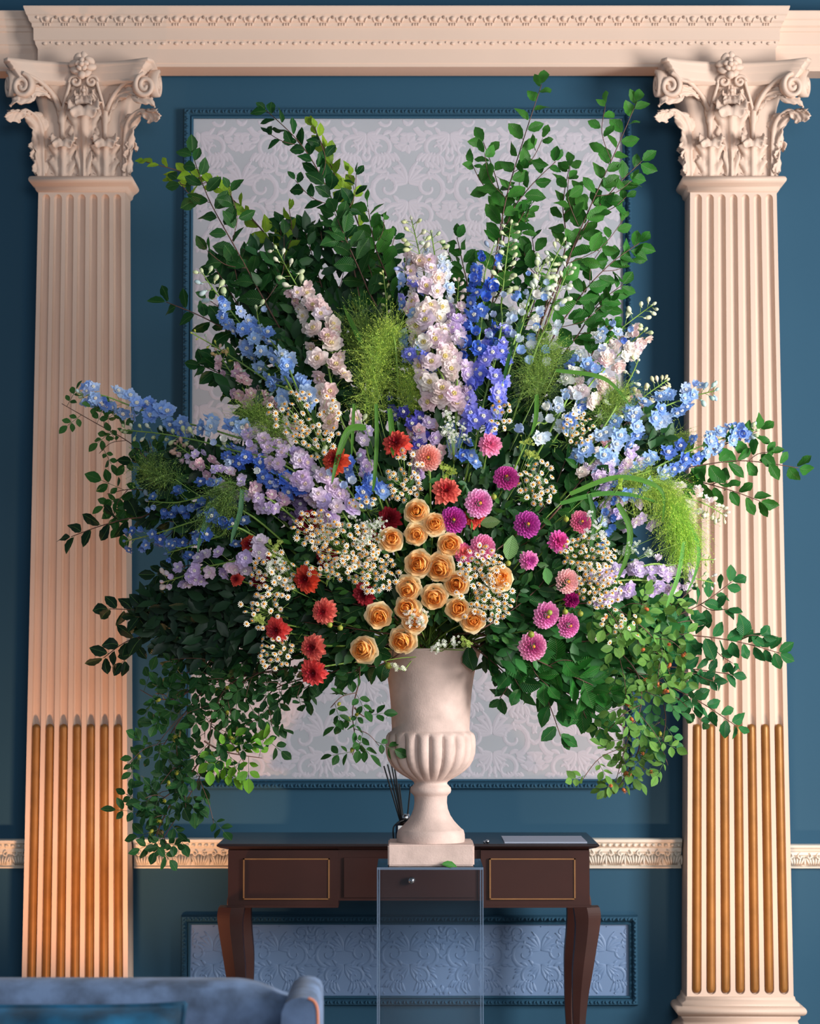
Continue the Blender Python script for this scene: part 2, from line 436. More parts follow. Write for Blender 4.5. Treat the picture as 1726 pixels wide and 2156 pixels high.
o = orn.build('carved_egg_band', M_PLAS, t3, True); o['kind'] = 'stuff'
orn = MB(); n = 56; stp = (xr-xl)/n
for i in range(n):
    x = xl+(i+0.5)*stp
    orn.ell((x, fb-0.036, zE(85)), (0.009, 0.008, 0.006), 7, 4)
    orn.ell((x+stp/2, fb-0.037, zE(83)), (0.003, 0.007, 0.004), 6, 4)
o = orn.build('carved_bead_band', M_PLAS, t3, True); o['kind'] = 'stuff'
mb = entab(-3.0, xl+0.05, YP+0.06, 'x'); struct(mb, 'trim_4', M_PLAS)
mb = entab(xr-0.05, 3.2, YP+0.06, 'x'); struct(mb, 'trim_5', M_PLAS)

# dado rails between and beside the pilasters
def rail(name, x0, x1, pt, pb, carved=True, teeth=True):
    z1, z0 = Zp(pt, YW-0.03), Zp(pb, YW-0.03); H = z1-z0
    prof = [(0.0, 0.0), (0.0, 0.016), (0.05, 0.018), (0.09, 0.012), (0.14, 0.014), (0.52, 0.022), (0.56, 0.028), (0.68, 0.028), (0.72, 0.034), (0.84, 0.040), (0.88, 0.050), (0.97, 0.052), (1.0, 0.046), (1.0, 0.0)]
    mb = MB(); mb.grid([[(x0, YW-d, z0+H*e), (x1, YW-d, z0+H*e)] for (e, d) in prof])
    for x in (x0, x1): mb.add([(x, YW-d, z0+H*e) for (e, d) in prof], [tuple(range(len(prof)))])
    t = struct(mb, name, M_RAIL)
    orn = MB(); u = 0.062; n = max(1, int((x1-x0)/u)); st = (x1-x0)/n
    for i in range(n):
        xm = x0+(i+0.5)*st
        # one curling acanthus unit: fan of ribs below a pair of scroll tips
        for q in range(6):
            a = -0.9+q*0.36
            rib = [(xm-0.014+q*0.006+0.018*sin(a)*k, YW-0.020-0.012*sin(pi*k), z0+H*(0.13+0.34*k)) for k in (0, .33, .66, 1)]
            orn.tube(rib, [0.0026, 0.0036, 0.0034, 0.002], 5)
        for d in (-1, 1):
            sp = spiral_pts(xm+d*0.017, z0+H*0.50, 0.011, pi/2, 0.9, d, 8)
            orn.tube([(p[0], YW-0.030, p[1]) for p in sp], 0.003, 5)
        orn.ell((xm+st/2, YW-0.026, z0+H*0.28), (0.005, 0.010, H*0.17), 6, 4)
    o = orn.build('carved_acanthus_band', M_RAIL, t, True); o['kind'] = 'stuff'
    if teeth:
        orn = MB(); n = int((x1-x0)/0.021)
        for i in range(n):
            xm = x0+(i+0.5)*(x1-x0)/n
            orn.ell((xm, YW-0.040, z0+H*0.78), (0.0075, 0.008, H*0.055), 6, 4)
        o = orn.build('carved_bead_row', M_RAIL, t, True); o['kind'] = 'stuff'
    return t
PLX = [(175.5, 153.5), (1537.0, 1565.0)]   # pilaster centre px at y 410 and y 2090
def pil_x(i): return (Xp(PLX[i][0], 410, YP)+Xp(PLX[i][1], 2090, YP))/2
HT = S(92, YP)*1.0; HB = S(111, YP)
rail('trim_6', pil_x(0)+HB, pil_x(1)-HB, 1765, 1829)
rail('trim_7', -3.1, pil_x(0)-HB, 1767, 1829)
rail('trim_8', pil_x(1)+HB, 3.4, 1778, 1829, teeth=False)

# ------------------------------------------------------------------ pilasters
def umold(mb, xc, prof, yf=YP):
    rows = []
    for (hw, e, z) in prof:
        rows.append([(xc-hw, YW, z), (xc-hw, yf-e, z), (xc+hw, yf-e, z), (xc+hw, YW, z)])
    mb.grid(rows)
    r0, r1 = rows[0], rows[-1]; mb.add(r0, [(0, 1, 2, 3)]); mb.add(r1, [(3, 2, 1, 0)])
SPX = S(1, YP)
def acanthus(mb, path, hw, lobes, lat=(1, 0, 0), relief=0.006, thick=0.004, nr=44, nc=15):
    path = smoothpath(path, nr-1); lat = Vector(lat).normalized(); front = []; back = []
    for i, c in enumerate(path):
        s = i/(nr-1); t_ = (path[min(i+1, nr-1)]-path[max(i-1, 0)]).normalized()
        N = lat.cross(t_).normalized()
        if i < nr*0.5 and N.y > 0: N = -N; flip = True
        f = s*(len(hw)-1); k = min(int(f), len(hw)-2); wv = hw[k]*(1-(f-k))+hw[k+1]*(f-k)
        fr = (lobes*s+0.15) % 1.0; fr2 = (lobes*3*s) % 1.0
        edge = 0.70+0.30*(fr**0.6)*(1-0.25*(fr > 0.93))-0.07*fr2
        ra = []; rb = []
        tp = max(0.0, (s-0.62)/0.38); edge = edge*(1-0.6*tp)+0.9*0.6*tp; rl = relief*(1-0.92*tp)
        for j in range(nc):
            t = -1+2*j/(nc-1); a = abs(t)
            h = rl*(1.0*math.exp(-(t/0.13)**2)-0.9*math.exp(-((a-.27)/.10)**2)+1.15*a*sin(2*pi*(lobes*s-0.55*a))+0.45*a*sin(6*pi*(lobes*s-0.6*a)))-wv*0.22*t*t*(1-0.8*tp)
            ww = wv*(edge if a > 0.8 else 1-(1-edge)*a*0.6)
            p = c+lat*(t*ww)+N*h+t_*(0.30*wv*a*a)
            ra.append(p); rb.append(p-N*thick)
        front.append(ra); back.append(rb)
    rows = [f + b[::-1] for f, b in zip(front, back)]
    mb.grid(rows, close=True)
def pilaster(i, label):
    xc = pil_x(i)
    root = thing('pilaster', label, 'pilaster', (xc, YP, 0), 'fluted pilasters')
    L = Vector((-xc, -YP, 0))
    def bld(mb, name, m, parent, smooth=True):
        if parent is root: mb.v = [(v[0]-xc, v[1]-YP, v[2]) for v in mb.v]
        else: mb.v = [(v[0]-xc, v[1]-YP, v[2]) for v in mb.v]
        mb.v = [(v[0], min(v[1], YW-YP-0.001), v[2]) for v in mb.v]
        return mb.build(name, m, parent, smooth, recalc=True)
    zt, zb = Zp(403, YP), Zp(2099, YP); f1, f0 = Zp(409, YP), Zp(2094, YP)
    hw = lambda z: HB+(HT-HB)*(z-zb)/(zt-zb)
    sp = lambda z: hw(z)*2*0.1365
    zs = [zb, f0-0.001] + [f0+0.016*(1-cos(a*pi/12)) for a in range(7)] + [f0+0.05+(f1-f0-0.1)*q/14 for q in range(15)] + [f1-0.016*(1-cos(a*pi/12)) for a in range(6, -1, -1)] + [f1+0.001, zt]
    mb = MB(); rows = []
    for z in zs:
        row = [(xc-hw(z), YW, z), (xc-hw(z), YP, z)]
        for j in range(7):
            cx = xc+(j-3)*sp(z); w0 = sp(z)*0.34
            e = min(z-f0, f1-z); k = 0.0
            if e > 0: k = 1.0 if e >= 0.016 else sqrt(max(0, 1-((0.016-e)/0.016)**2))
            for q in range(9):
                t = -1+q/4
                row.append((cx+t*w0*max(k, 0.02), YP+0.017*k*sqrt(max(0, 1-t*t)), z))
        row += [(xc+hw(z), YP, z), (xc+hw(z), YW, z)]
        rows.append(row)
    mb.grid(rows); bld(mb, 'fluted_shaft', M_PLAS, root, False)
    r1, r0 = Zp(1524, YP), Zp(2091, YP)
    for j in range(7):
        pts = []; rad = []
        for q in range(25):
            t = q/24; z = r0+(r1-r0)*t; rr = sp(z)*0.30
            e = min(z-r0, r1-z); k = 1 if e > 0.015 else sqrt(max(0.0, 1-((0.015-e)/0.015)**2))
            pts.append((xc+(j-3)*sp(z), YP+0.006, z)); rad.append(max(0.0006, rr*k))
        zz = [r0+0.015*(1-cos(a*pi/8)) for a in range(5)]
        P2 = [r0+d for d in (0, .002, .005, .009, .015)]+[r0+0.05+(r1-r0-0.1)*q/8 for q in range(9)]+[r1-d for d in (.015, .009, .005, .002, 0)]
        pts = [(xc+(j-3)*sp(z), YP+0.005, z) for z in P2]
        rad = []
        for z in P2:
            e = min(z-r0, r1-z); k = 1 if e >= 0.015 else sqrt(max(0.0, 1-((0.015-e)/0.015)**2)); rad.append(max(0.0005, sp(z)*0.285*k))
        mb = MB(); mb.tube(pts, rad, 12); bld(mb, 'gilded_rod', M_GOLD, root)
    # base
    u = SPX; zf = lambda y: Zp(y, YP-0.02)
    prof = [(HB, 0, zb+0.002), (HB+2*u, 3*u, zf(2100)), (HB+3*u, 4*u, zf(2105)), (HB+4*u, 5*u, zf(2109)), (HB+10*u, 10*u, zf(2114)), (HB+11*u, 11*u, zf(2118))]
    for q in range(9):
        a = pi/2-pi*q/8; prof.append((HB+(11+13*max(0, cos(a))**0.8)*u, (11+13*max(0, cos(a))**0.8)*u, zf(2129-10*sin(a))))
    prof += [(HB+12*u, 12*u, zf(2141)), (HB+12*u, 12*u, zf(2144)), (HB+7*u, 7*u, zf(2150)), (HB+9*u, 9*u, zf(2160)), (HB+20*u, 20*u, zf(2166)), (HB+24*u, 24*u, zf(2176)), (HB+20*u, 20*u, zf(2186)), (HB+26*u, 26*u, zf(2188)), (HB+26*u, 26*u, 0.001)]
    mb = MB(); umold(mb, xc, prof); bld(mb, 'moulded_base', M_PLAS, root)
    # astragal below the capital
    za = lambda y: Zp(y, YP-0.01)
    prof = [(HT, 0, za(404)), (HT+5*u, 5*u, za(400)), (HT+6*u, 6*u, za(395)), (HT+8*u, 8*u, za(391)), (HT+14*u, 14*u, za(387)), (HT+18*u, 18*u, za(383)), (HT+19*u, 19*u, za(379)), (HT+17*u, 17*u, za(374)), (HT+13*u, 13*u, za(372)), (HT, 0, za(371.5))]
    mb = MB(); umold(mb, xc, prof); bld(mb, 'astragal', M_PLAS, root)
    # capital: bell, then its leaves, scrolls, abacus and flower
    cx = PLX[i][0] + (0.5 if i == 0 else 3.0)
    q = lambda dx, py, dy: P(cx+dx, py, YP-dy*u)
    mb = MB(); rows = []
    for (py, hwp, d) in ((373, 90, -2), (340, 88, -2), (300, 88, 0), (260, 92, 3), (220, 100, 8), (190, 110, 14), (168, 122, 24), (155, 126, 28)):
        zz = q(0, py, d).z; pl = []
        for (fx, fy) in ((-1, None), (-1, -0.2), (-0.94, 0.6), (-0.8, 1), (-0.4, 1.02), (0, 1.03), (0.4, 1.02), (0.8, 1), (0.94, 0.6), (1, -0.2), (1, None)):
            y = YW if fy is None else YP-(d if fy > 0 else 0)*u*min(1, fy)+(0.03 if fy < 0 else 0)
            pl.append((q(fx*hwp, py, d).x, y, zz))
        rows.append(pl)
    mb.grid(rows); cap = bld(mb, 'capital', M_PLAS, root)
    def sub(name, mb): return bld(mb, name, M_PLAS, cap)
    for dx in (-44, 45):         # lower row
        mb = MB(); acanthus(mb, [q(dx, 373, 4), q(dx, 345, 6), q(dx, 318, 10), q(dx, 302, 18), q(dx, 294, 30), q(dx, 299, 38), q(dx, 308, 38)], [30*u, 33*u, 34*u, 33*u, 28*u, 26*u, 16*u], 5, relief=0.007); sub('acanthus_leaf', mb)
    for s in (-1, 1):            # lower row, at the corners, seen edge on
        mb = MB(); acanthus(mb, [q(s*92, 373, -8), q(s*96, 345, -8), q(s*99, 322, -8), q(s*103, 308, -8), q(s*108, 316, -8)], [24*u, 28*u, 28*u, 24*u, 10*u], 4, lat=(0, 1, 0)); sub('acanthus_leaf', mb)
        # upper row corner leaf, curling far out on the diagonal
        mb = MB(); acanthus(mb, [q(s*84, 373, 4), q(s*85, 330, 6), q(s*86, 290, 8), q(s*90, 262, 14), q(s*102, 242, 26), q(s*122, 232, 38), q(s*140, 236, 46), q(s*148, 248, 48), q(s*147, 256, 46)], [19*u, 21*u, 26*u, 34*u, 34*u, 30*u, 26*u, 20*u, 10*u], 7, lat=(0.80, -0.6*s, 0.05), relief=0.007); sub('acanthus_leaf', mb)
    mb = MB(); acanthus(mb, [q(0, 373, 6), q(0, 330, 7), q(0, 290, 9), q(0, 255, 14), q(0, 232, 24), q(0, 223, 38), q(0, 230, 48), q(0, 243, 48)], [18*u, 20*u, 36*u, 46*u, 44*u, 38*u, 34*u, 20*u], 6, relief=0.008); sub('acanthus_leaf', mb)
    for s in (-1, 1):
        # cauliculus stem
        mb = MB(); mb.tube([q(s*45, 300, 8), q(s*45, 280, 10), q(s*45, 262, 12), q(s*46, 256, 13), q(s*46, 240, 13), q(s*46, 226, 14)], [5*u, 5*u, 6*u, 8*u, 7*u, 9*u], 8); sub('stalk', mb)
        # sheath leaves either side of the stalk
        mb = MB(); acanthus(mb, [q(s*46, 256, 12), q(s*52, 228, 16), q(s*64, 206, 24), q(s*84, 194, 36), q(s*104, 192, 48), q(s*112, 200, 52)], [8*u, 13*u, 16*u, 17*u, 15*u, 8*u], 5, lat=(0.55, -0.35*s, -0.75*s*s if s > 0 else -0.75), relief=0.005); sub('acanthus_leaf', mb)
        mb = MB(); acanthus(mb, [q(s*45, 256, 12), q(s*38, 226, 16), q(s*27, 204, 20), q(s*18, 196, 26), q(s*16, 206, 30)], [8*u, 12*u, 13*u, 11*u, 6*u], 4, lat=(0.6, 0, 0.8*s), relief=0.004); sub('acanthus_leaf', mb)
        # corner volute facing the room
        pts = [q(s*47, 235, 14), q(s*60, 205, 22), q(s*78, 183, 32), q(s*98, 167, 44), q(s*118, 158, 54)]
        for k in range(23):
            t = k/22; a = pi/2+0.15-s*0+t*2*pi*1.75; r = 26*(1-0.86*t)
            ddx = 130-r*cos(a)*0.86 if True else 0
            pts.append(q(s*(128-r*cos(a)*-1*0.86), 181-r*sin(a), 58))
        n = len(pts); mb = MB()
        mb.sweep(smoothpath(pts, 70), [(9-4*max(0, (k/70-0.3))/0.7)*u for k in range(71)], (0.35*s, -1, 0), 4.2*u); mb.ell(q(s*128, 181, 53), (21*u, 5*u, 22*u), 14, 8); sub('volute', mb)
        # the volute of the side face, rolled edge on
        pts = []
        for k in range(26):
            t = k/25; a = pi/2-0.2+t*2*pi*1.6; r = 29*(1-0.85*t)
            pts.append(q(s*(151+r*cos(a)*0.22), 180-r*sin(a), 40-r*cos(a)*0.7))
        mb = MB(); mb.sweep(pts, [10*u]*26, (s, -0.3, 0), 4.5*u); sub('volute', mb)
        # tongue of leaves hanging below the corner volute
        mb = MB(); acanthus(mb, [q(s*100, 205, 48), q(s*118, 209, 56), q(s*134, 210, 60), q(s*146, 213, 60), q(s*150, 220, 56)], [10*u, 11*u, 12*u, 12*u, 6*u], 4, lat=(0.25*s, -0.35, -0.9), relief=0.004, nr=16, nc=7); sub('acanthus_leaf', mb)
        # inner helix under the flower
        pts = [q(s*44, 232, 15), q(s*38, 208, 20), q(s*32, 188, 26), q(s*28, 172, 30)]
        for k in range(16):
            t = k/15; a = 0.2+t*2*pi*1.4; r = 13*(1-0.85*t)
            pts.append(q(s*(17+r*cos(a)), 172-r*sin(a), 32))
        mb = MB(); mb.sweep(smoothpath(pts, 50), [5.5*u]*51, (0, -1, 0), 3*u); mb.ell(q(s*17, 172, 29), (10*u, 4*u, 10*u), 10, 6); sub('volute', mb)
    # central leaf cup between the helices
    mb = MB(); acanthus(mb, [q(0, 176, 24), q(0, 190, 26), q(0, 203, 30), q(0, 212, 40), q(0, 218, 46)], [8*u, 12*u, 17*u, 22*u, 18*u], 4, relief=0.004, nr=16); sub('acanthus_leaf', mb)
    mb = MB(); mb.ell(q(0, 190, 36), (5*u, 6*u, 5*u)); sub('bead', mb)
    # abacus: concave sides, canted corners
    mb = MB(); rows = []
    for (py, k) in ((125, 0.0), (125, 1.0), (132, 1.0), (133, .965), (136, .965), (142, .925), (147, .925), (148, .90), (150, .90), (162, .84), (168, .835), (168, .80), (171, .80), (171, 0.0)):
        zz = P(cx, py, YP-60*u).z; pl = []
        pts = [(-158, None), (-158, 64), (-148, 78)]
        for j in range(13):
            t = -1+j/6; pts.append((t*146, 34+44*t*t))
        pts += [(148, 78), (158, 64), (158, None)]
        for (dx, dy) in pts:
            y = YW if dy is None else YP-dy*u*max(k, 0.0)-(0 if k else -0.02)
            pl.append((xc+dx*u*max(k, 0.3), y, zz))
        rows.append(pl)
    mb.grid(rows); sub('abacus', mb)
    # flower on the abacus
    fc = P(cx-3, 137, YP-62*u); mb = MB()
    for k in range(8):
        a = 2*pi*k/8+0.2
        M = Matrix.Rotation(-a, 3, 'Y') @ Matrix.Rotation(0.35, 3, 'X')
        mb.ell(fc+Vector((19*u*sin(a), 0.004, 19*u*cos(a))), (8.5*u, 5*u, 12*u), 8, 5, M)
    for k in range(5):
        a = 2*pi*k/5
        mb.ell(fc+Vector((9*u*sin(a), -7*u, 9*u*cos(a))), (6*u, 5*u, 7*u), 8, 5, Matrix.Rotation(-a, 3, 'Y'))
    mb.ell(fc+Vector((0, -11*u, 0)), (6*u, 6*u, 6*u), 8, 5); mb.ell(fc+Vector((0, 0.012, 0)), (12*u, 12*u, 12*u), 8, 5)
    mb.ell(fc+Vector((0, -4*u, -22*u)), (9*u, 8*u, 9*u), 8, 5)
    sub('carved_flower', mb)
    return root
pilaster(0, 'fluted cream pilaster on the left, partly hidden by the blue-grey sofa')
pilaster(1, 'fluted cream pilaster on the right with its moulded base in view')

# ================================================================== furniture
# console table
def console():
    Yf, Yb = 7.50, 8.02
    root = thing('console_table', 'dark mahogany console table with gilt-lined drawers behind the urn', 'table', (P(861, 1780, 7.75).x, 7.75, 0))
    ox, oy = root.location.x, root.location.y
    def b(mb, name, m, parent=root, smooth=False):
        mb.v = [(v[0]-ox, v[1]-oy, v[2]) for v in mb.v]; return mb.build(name, m, parent, smooth, recalc=smooth)
    x = lambda px: Xp(px, 1850, Yf); z = lambda py, Y=Yf: Zp(py, Y)
    zt = z(1777); mb = MB()
    # moulded top
    x0, x1 = x(456), x(1262); rows = []
    for (e, zz) in ((0.030, z(1790)), (0.022, z(1788)), (0.010, z(1786)), (0.0, z(1782)), (0.0, z(1779)), (0.004, zt)):
        rows.append([(x0+e, Yf+e, zz), (x1-e, Yf+e, zz), (x1-e, Yb, zz), (x0+e, Yb, zz)])
    mb.grid(rows, close=True); mb.add(rows[-1], [(0, 1, 2, 3)]); mb.add(rows[0], [(3, 2, 1, 0)])
    b(mb, 'tabletop', M_WOODT)
    Yc = Yf+0.03; xx = lambda px: Xp(px, 1850, Yc); zz = lambda py: Zp(py, Yc)
    mb = MB(); mb.box(xx(480), xx(712), Yc, Yb-0.02, zz(1911), zz(1790)); mb.box(xx(480)-0.003, xx(708), Yc-0.004, Yb-0.02, zz(1911), zz(1906)); b(mb, 'carcass', M_WOOD)
    mb = MB(); mb.box(xx(1012), xx(1241), Yc, Yb-0.02, zz(1911), zz(1790)); mb.box(xx(1016), xx(1241)+0.003, Yc-0.004, Yb-0.02, zz(1911), zz(1906)); b(mb, 'carcass', M_WOOD)
    mb = MB(); mb.box(xx(712), xx(1012), Yc+0.012, Yb-0.02, zz(1897), zz(1790)); b(mb, 'apron', M_WOOD)
    for (p0, p1) in ((512, 694), (1030, 1211)):
        mb = MB(); mb.box(xx(p0+3), xx(p1-3), Yc-0.006, Yc+0.01, zz(1891), zz(1809)); d = b(mb, 'drawer', M_WOOD)
        mb = MB(); y0, y1 = Yc-0.009, Yc-0.002
        for (a0, a1, c0, c1) in ((p0, p1, 1807, 1809.6), (p0, p1, 1891, 1893.6), (p0, p0+3, 1807, 1893), (p1-3, p1, 1807, 1893)):
            mb.box(xx(a0), xx(a1), y0, y1, zz(c1), zz(c0))
        b(mb, 'gilt_border', M_GILT, d)
    mb = MB(); mb.box(xx(724), xx(1000), Yc+0.004, Yc+0.03, zz(1890), zz(1806)); d = b(mb, 'drawer', M_WOOD)
    mb = MB(); mb.ell((xx(866), Yc-0.012, zz(1853)), (0.012, 0.012, 0.012), 12, 8); mb.tube([(xx(866), Yc-0.008, zz(1853)), (xx(866), Yc+0.006, zz(1853))], 0.006, 8); b(mb, 'knob', M_CHROME, d, True)
    # cabriole legs
    for s, pts in ((-1, [(489, 1908), (486, 1925), (486, 1950), (490, 1990), (496, 2040), (500, 2100), (500, 2160), (496, 2215), (492, 2240), (488, 2262)]),
                   (1, [(1233, 1908), (1236, 1925), (1236, 1950), (1232, 1990), (1226, 2040), (1221, 2100), (1219, 2160), (1222, 2215), (1226, 2240), (1230, 2262)])):
        for (Y, nm) in ((Yc+0.03, 'leg'), (Yb-0.06, 'leg')):
            rad = [27, 27, 25, 23, 21, 16, 12.5, 12, 15, 17]
            mb = MB(); rows = []
            for cc in smoothpath([(a_, b_, r_) for ((a_, b_), r_) in zip(pts, rad)], 36):
                pp = (cc.x, min(cc.y, 2262)); c = P(pp[0], pp[1], Yc+0.03); c.y = Y; r = S(cc.z, Yc)
                if pp[1] > 2261.5: c.z = 0.0
                rows.append([c+Vector((-r, -r*0.85, 0)), c+Vector((0, -r*1.12, 0)), c+Vector((r, -r*0.85, 0)), c+Vector((r, r*0.85, 0)), c+Vector((-r, r*0.85, 0))])
            mb.grid(rows, close=True); mb.add(rows[0], [(0, 1, 2, 3, 4)]); mb.add(rows[-1], [(4, 3, 2, 1, 0)])
            b(mb, nm, M_WOOD, root, False)
    return zt
ZT = console()
# sheet on the table
mb = MB(); a = P(1060, 1777, 7.52); rows = []
xs0, xs1 = Xp(1062, 1775, 7.53), Xp(1236, 1775, 7.53)
mb.box(xs0, xs1, 7.53, 7.80, ZT+0.0005, ZT+0.004)
tag(mb.build('paper_sheet', M_SHEET), 'pale grey sheet of paper lying on the right end of the dark table', 'paper')
mb = MB(); mb.ell((Xp(1026, 1778, 7.53), 7.53, ZT+0.006), (0.007, 0.007, 0.006), 8, 6); mb.ell((Xp(1020, 1778, 7.53), 7.532, ZT+0.004), (0.005, 0.004, 0.004), 8, 6)
tag(mb.build('glass_bead', M_CHROME, None, True), 'tiny shiny bead on the table edge right of the urn', 'bead')

# reed diffuser
def diffuser():
    Y = 7.62; c = P(850, 1760, Y); root = thing('reed_diffuser', 'small glass reed diffuser with black sticks behind the stone urn', 'diffuser', (c.x, Y, ZT))
    k = S(1, Y)
    def bl(mb, n, m, par=root, sm=False): return mb.build(n, m, par, sm)
    h = Zp(1728, Y)-ZT
    mb = MB(); rows = []
    for (hw, z) in ((15, 0.0), (17, 0.002), (17, h*0.8), (16, h*0.9), (10, h)):
        w_ = hw*k; rows.append([(-w_, -w_*.9, z), (w_, -w_*.9, z), (w_, w_*.9, z), (-w_, w_*.9, z)])
    mb.grid(rows, close=True); mb.add(rows[0], [(3, 2, 1, 0)]); bl(mb, 'bottle', M_BOTTLE)
    mb = MB(); mb.box(-12*k, 17.2*k, -15.9*k, -15.6*k, h*0.2, h*0.78); lb = bl(mb, 'paper_label', M_LABEL)
    mb = MB()
    for q in range(3): mb.box(-9*k, 10*k, -16.1*k, -15.95*k, h*(0.36+0.1*q), h*(0.38+0.1*q))
    bl(mb, 'printed_line', M_BLACK, lb)
    mb = MB(); mb.tube([(3*k, 0, h), (3*k, 0, h+14*k)], 9*k, 16); bl(mb, 'neck', M_CHROME, root, True)
    for (dx, top, dy) in ((-42, 1613, 10), (-34, 1609, -5), (-27, 1606, 15), (-20, 1612, -20), (-10, 1650, 5), (14, 1655, -8)):
        tp = P(850+dx, top, Y)
        mb = MB(); mb.tube([(3*k+dx*0.05*k, 0, h*0.3), (tp.x-c.x, dy*k, tp.z-ZT)], 1.7*k, 6); bl(mb, 'reed', M_BLACK)
    mb = MB(); mb.tube(smoothpath([(0, -10*k, h+2*k), (-10*k, -14*k, h-2*k), (-21*k, -12*k, h-12*k), (-22*k, -8*k, h-30*k), (-20*k, -8*k, 0.004)], 16), 1.6*k, 6); bl(mb, 'ribbon', M_BLACK, root, True)
diffuser()

# acrylic display stand
YA0, YA1 = 6.76, 7.06
xa0, xa1 = Xp(793.5, 1950, YA0), Xp(1017.5, 1950, YA0); ZA = Zp(1826, YA0)
def acrylic_stand():
    root = thing('display_plinth', 'clear acrylic box stand carrying the stone urn', 'plinth', ((xa0+xa1)/2, (YA0+YA1)/2, 0))
    ox, oy = root.location.x, root.location.y; t = 0.006; X0, X1, Y0, Y1 = xa0-ox, xa1-ox, YA0-oy, YA1-oy
    for bx in ((X0+t, X1-t, Y0, Y0+t, 0, ZA-t), (X0+t, X1-t, Y1-t, Y1, 0, ZA-t), (X0, X0+t, Y0, Y1, 0, ZA-t), (X1-t, X1, Y0, Y1, 0, ZA-t), (X0, X1, Y0, Y1, ZA-t, ZA)):
        mb = MB(); mb.box(*bx); mb.build('panel', M_ACR, root)
    e = 0.0022
    for (x, y) in ((X0, Y0), (X1-e, Y0), (X0, Y1-e), (X1-e, Y1-e), (X0+t, Y0), (X1-t-e, Y0)):
        mb = MB(); mb.box(x-0.0002, x+e+0.0002, y-0.0002, y+e, 0, ZA-0.0005); mb.build('polished_edge', M_EDGE, root)
    mb = MB(); mb.box(X0, X1, Y0-0.0003, Y0+0.001, ZA-0.007, ZA-0.0002); mb.build('polished_edge', M_EDGE, root)
    mb = MB(); mb.box(X0, X1, Y1-0.001, Y1+0.0003, ZA-0.007, ZA-0.0002); mb.build('polished_edge', M_EDGE, root)
acrylic_stand()

# urn
YU = 6.90; XU = P(906.5, 1600, YU).x
def urn():
    root = thing('urn', 'pale stone pedestal urn with a gadrooned bowl holding the flowers', 'urn', (XU, YU, ZA))
    prof = [(1366, 108), (1372, 106), (1385, 101), (1400, 96), (1420, 91.5), (1450, 87), (1480, 84), (1510, 82.5), (1534, 81.5), (1538, 82), (1540, 84), (1544, 90), (1549, 93.5), (1556, 95), (1570, 95.5), (1585, 94.5), (1600, 90), (1612, 83), (1622, 73), (1630, 62), (1637, 50), (1642, 41), (1646, 35.5), (1650, 34.5), (1654, 38), (1658, 42), (1664, 43), (1669, 41.5), (1673, 37), (1677, 34.5), (1690, 34), (1703, 36), (1716, 41), (1728, 49), (1738, 58), (1744, 64), (1746, 67), (1748, 69), (1756, 71), (1766, 71.5), (1774, 70)]
    zz = lambda py: Zp(py, YU)-ZA; k = S(1, YU); n = 200; rows = []
    for (py, r) in prof:
        row = []
        g = 0.0
        if 1545 < py < 1640: g = min(1, (py-1545)/6, (1641-py)/14)
        for j in range(n):
            a = 2*pi*j/n; rr = r
            if g > 0: rr = r*(1-0.125*g*(1-abs(sin(a*10+0.3))**0.6))
            row.append((rr*k*cos(a), rr*k*sin(a), zz(py)))
        rows.append(row)
    inner = [(1366, 103), (1372, 100), (1400, 88), (1450, 79), (1500, 76), (1500, 1)]
    irows = [[(r*k*cos(2*pi*j/n), r*k*sin(2*pi*j/n), zz(py)) for j in range(n)] for (py, r) in inner]
    mb = MB(); mb.grid(irows[::-1]+rows, close=True); mb.build('vase_body', M_URN, root, True, recalc=True)
    # plinth block, slightly bevelled
    h0, h1 = 0.0012, zz(1772); w_ = 89*k; bm = bmesh.new()
    bmesh.ops.create_cube(bm, size=1.0, matrix=Matrix.Translation((0, 0, (h0+h1)/2)) @ Matrix.Diagonal((2*w_, 2*w_, h1-h0, 1)))
    bmesh.ops.bevel(bm, geom=bm.edges[:], offset=0.004, segments=2, affect='EDGES')
    me = bpy.data.meshes.new('square_foot'); bm.to_mesh(me); bm.free(); me.materials.append(M_URN); link('square_foot', me, root)
urn()

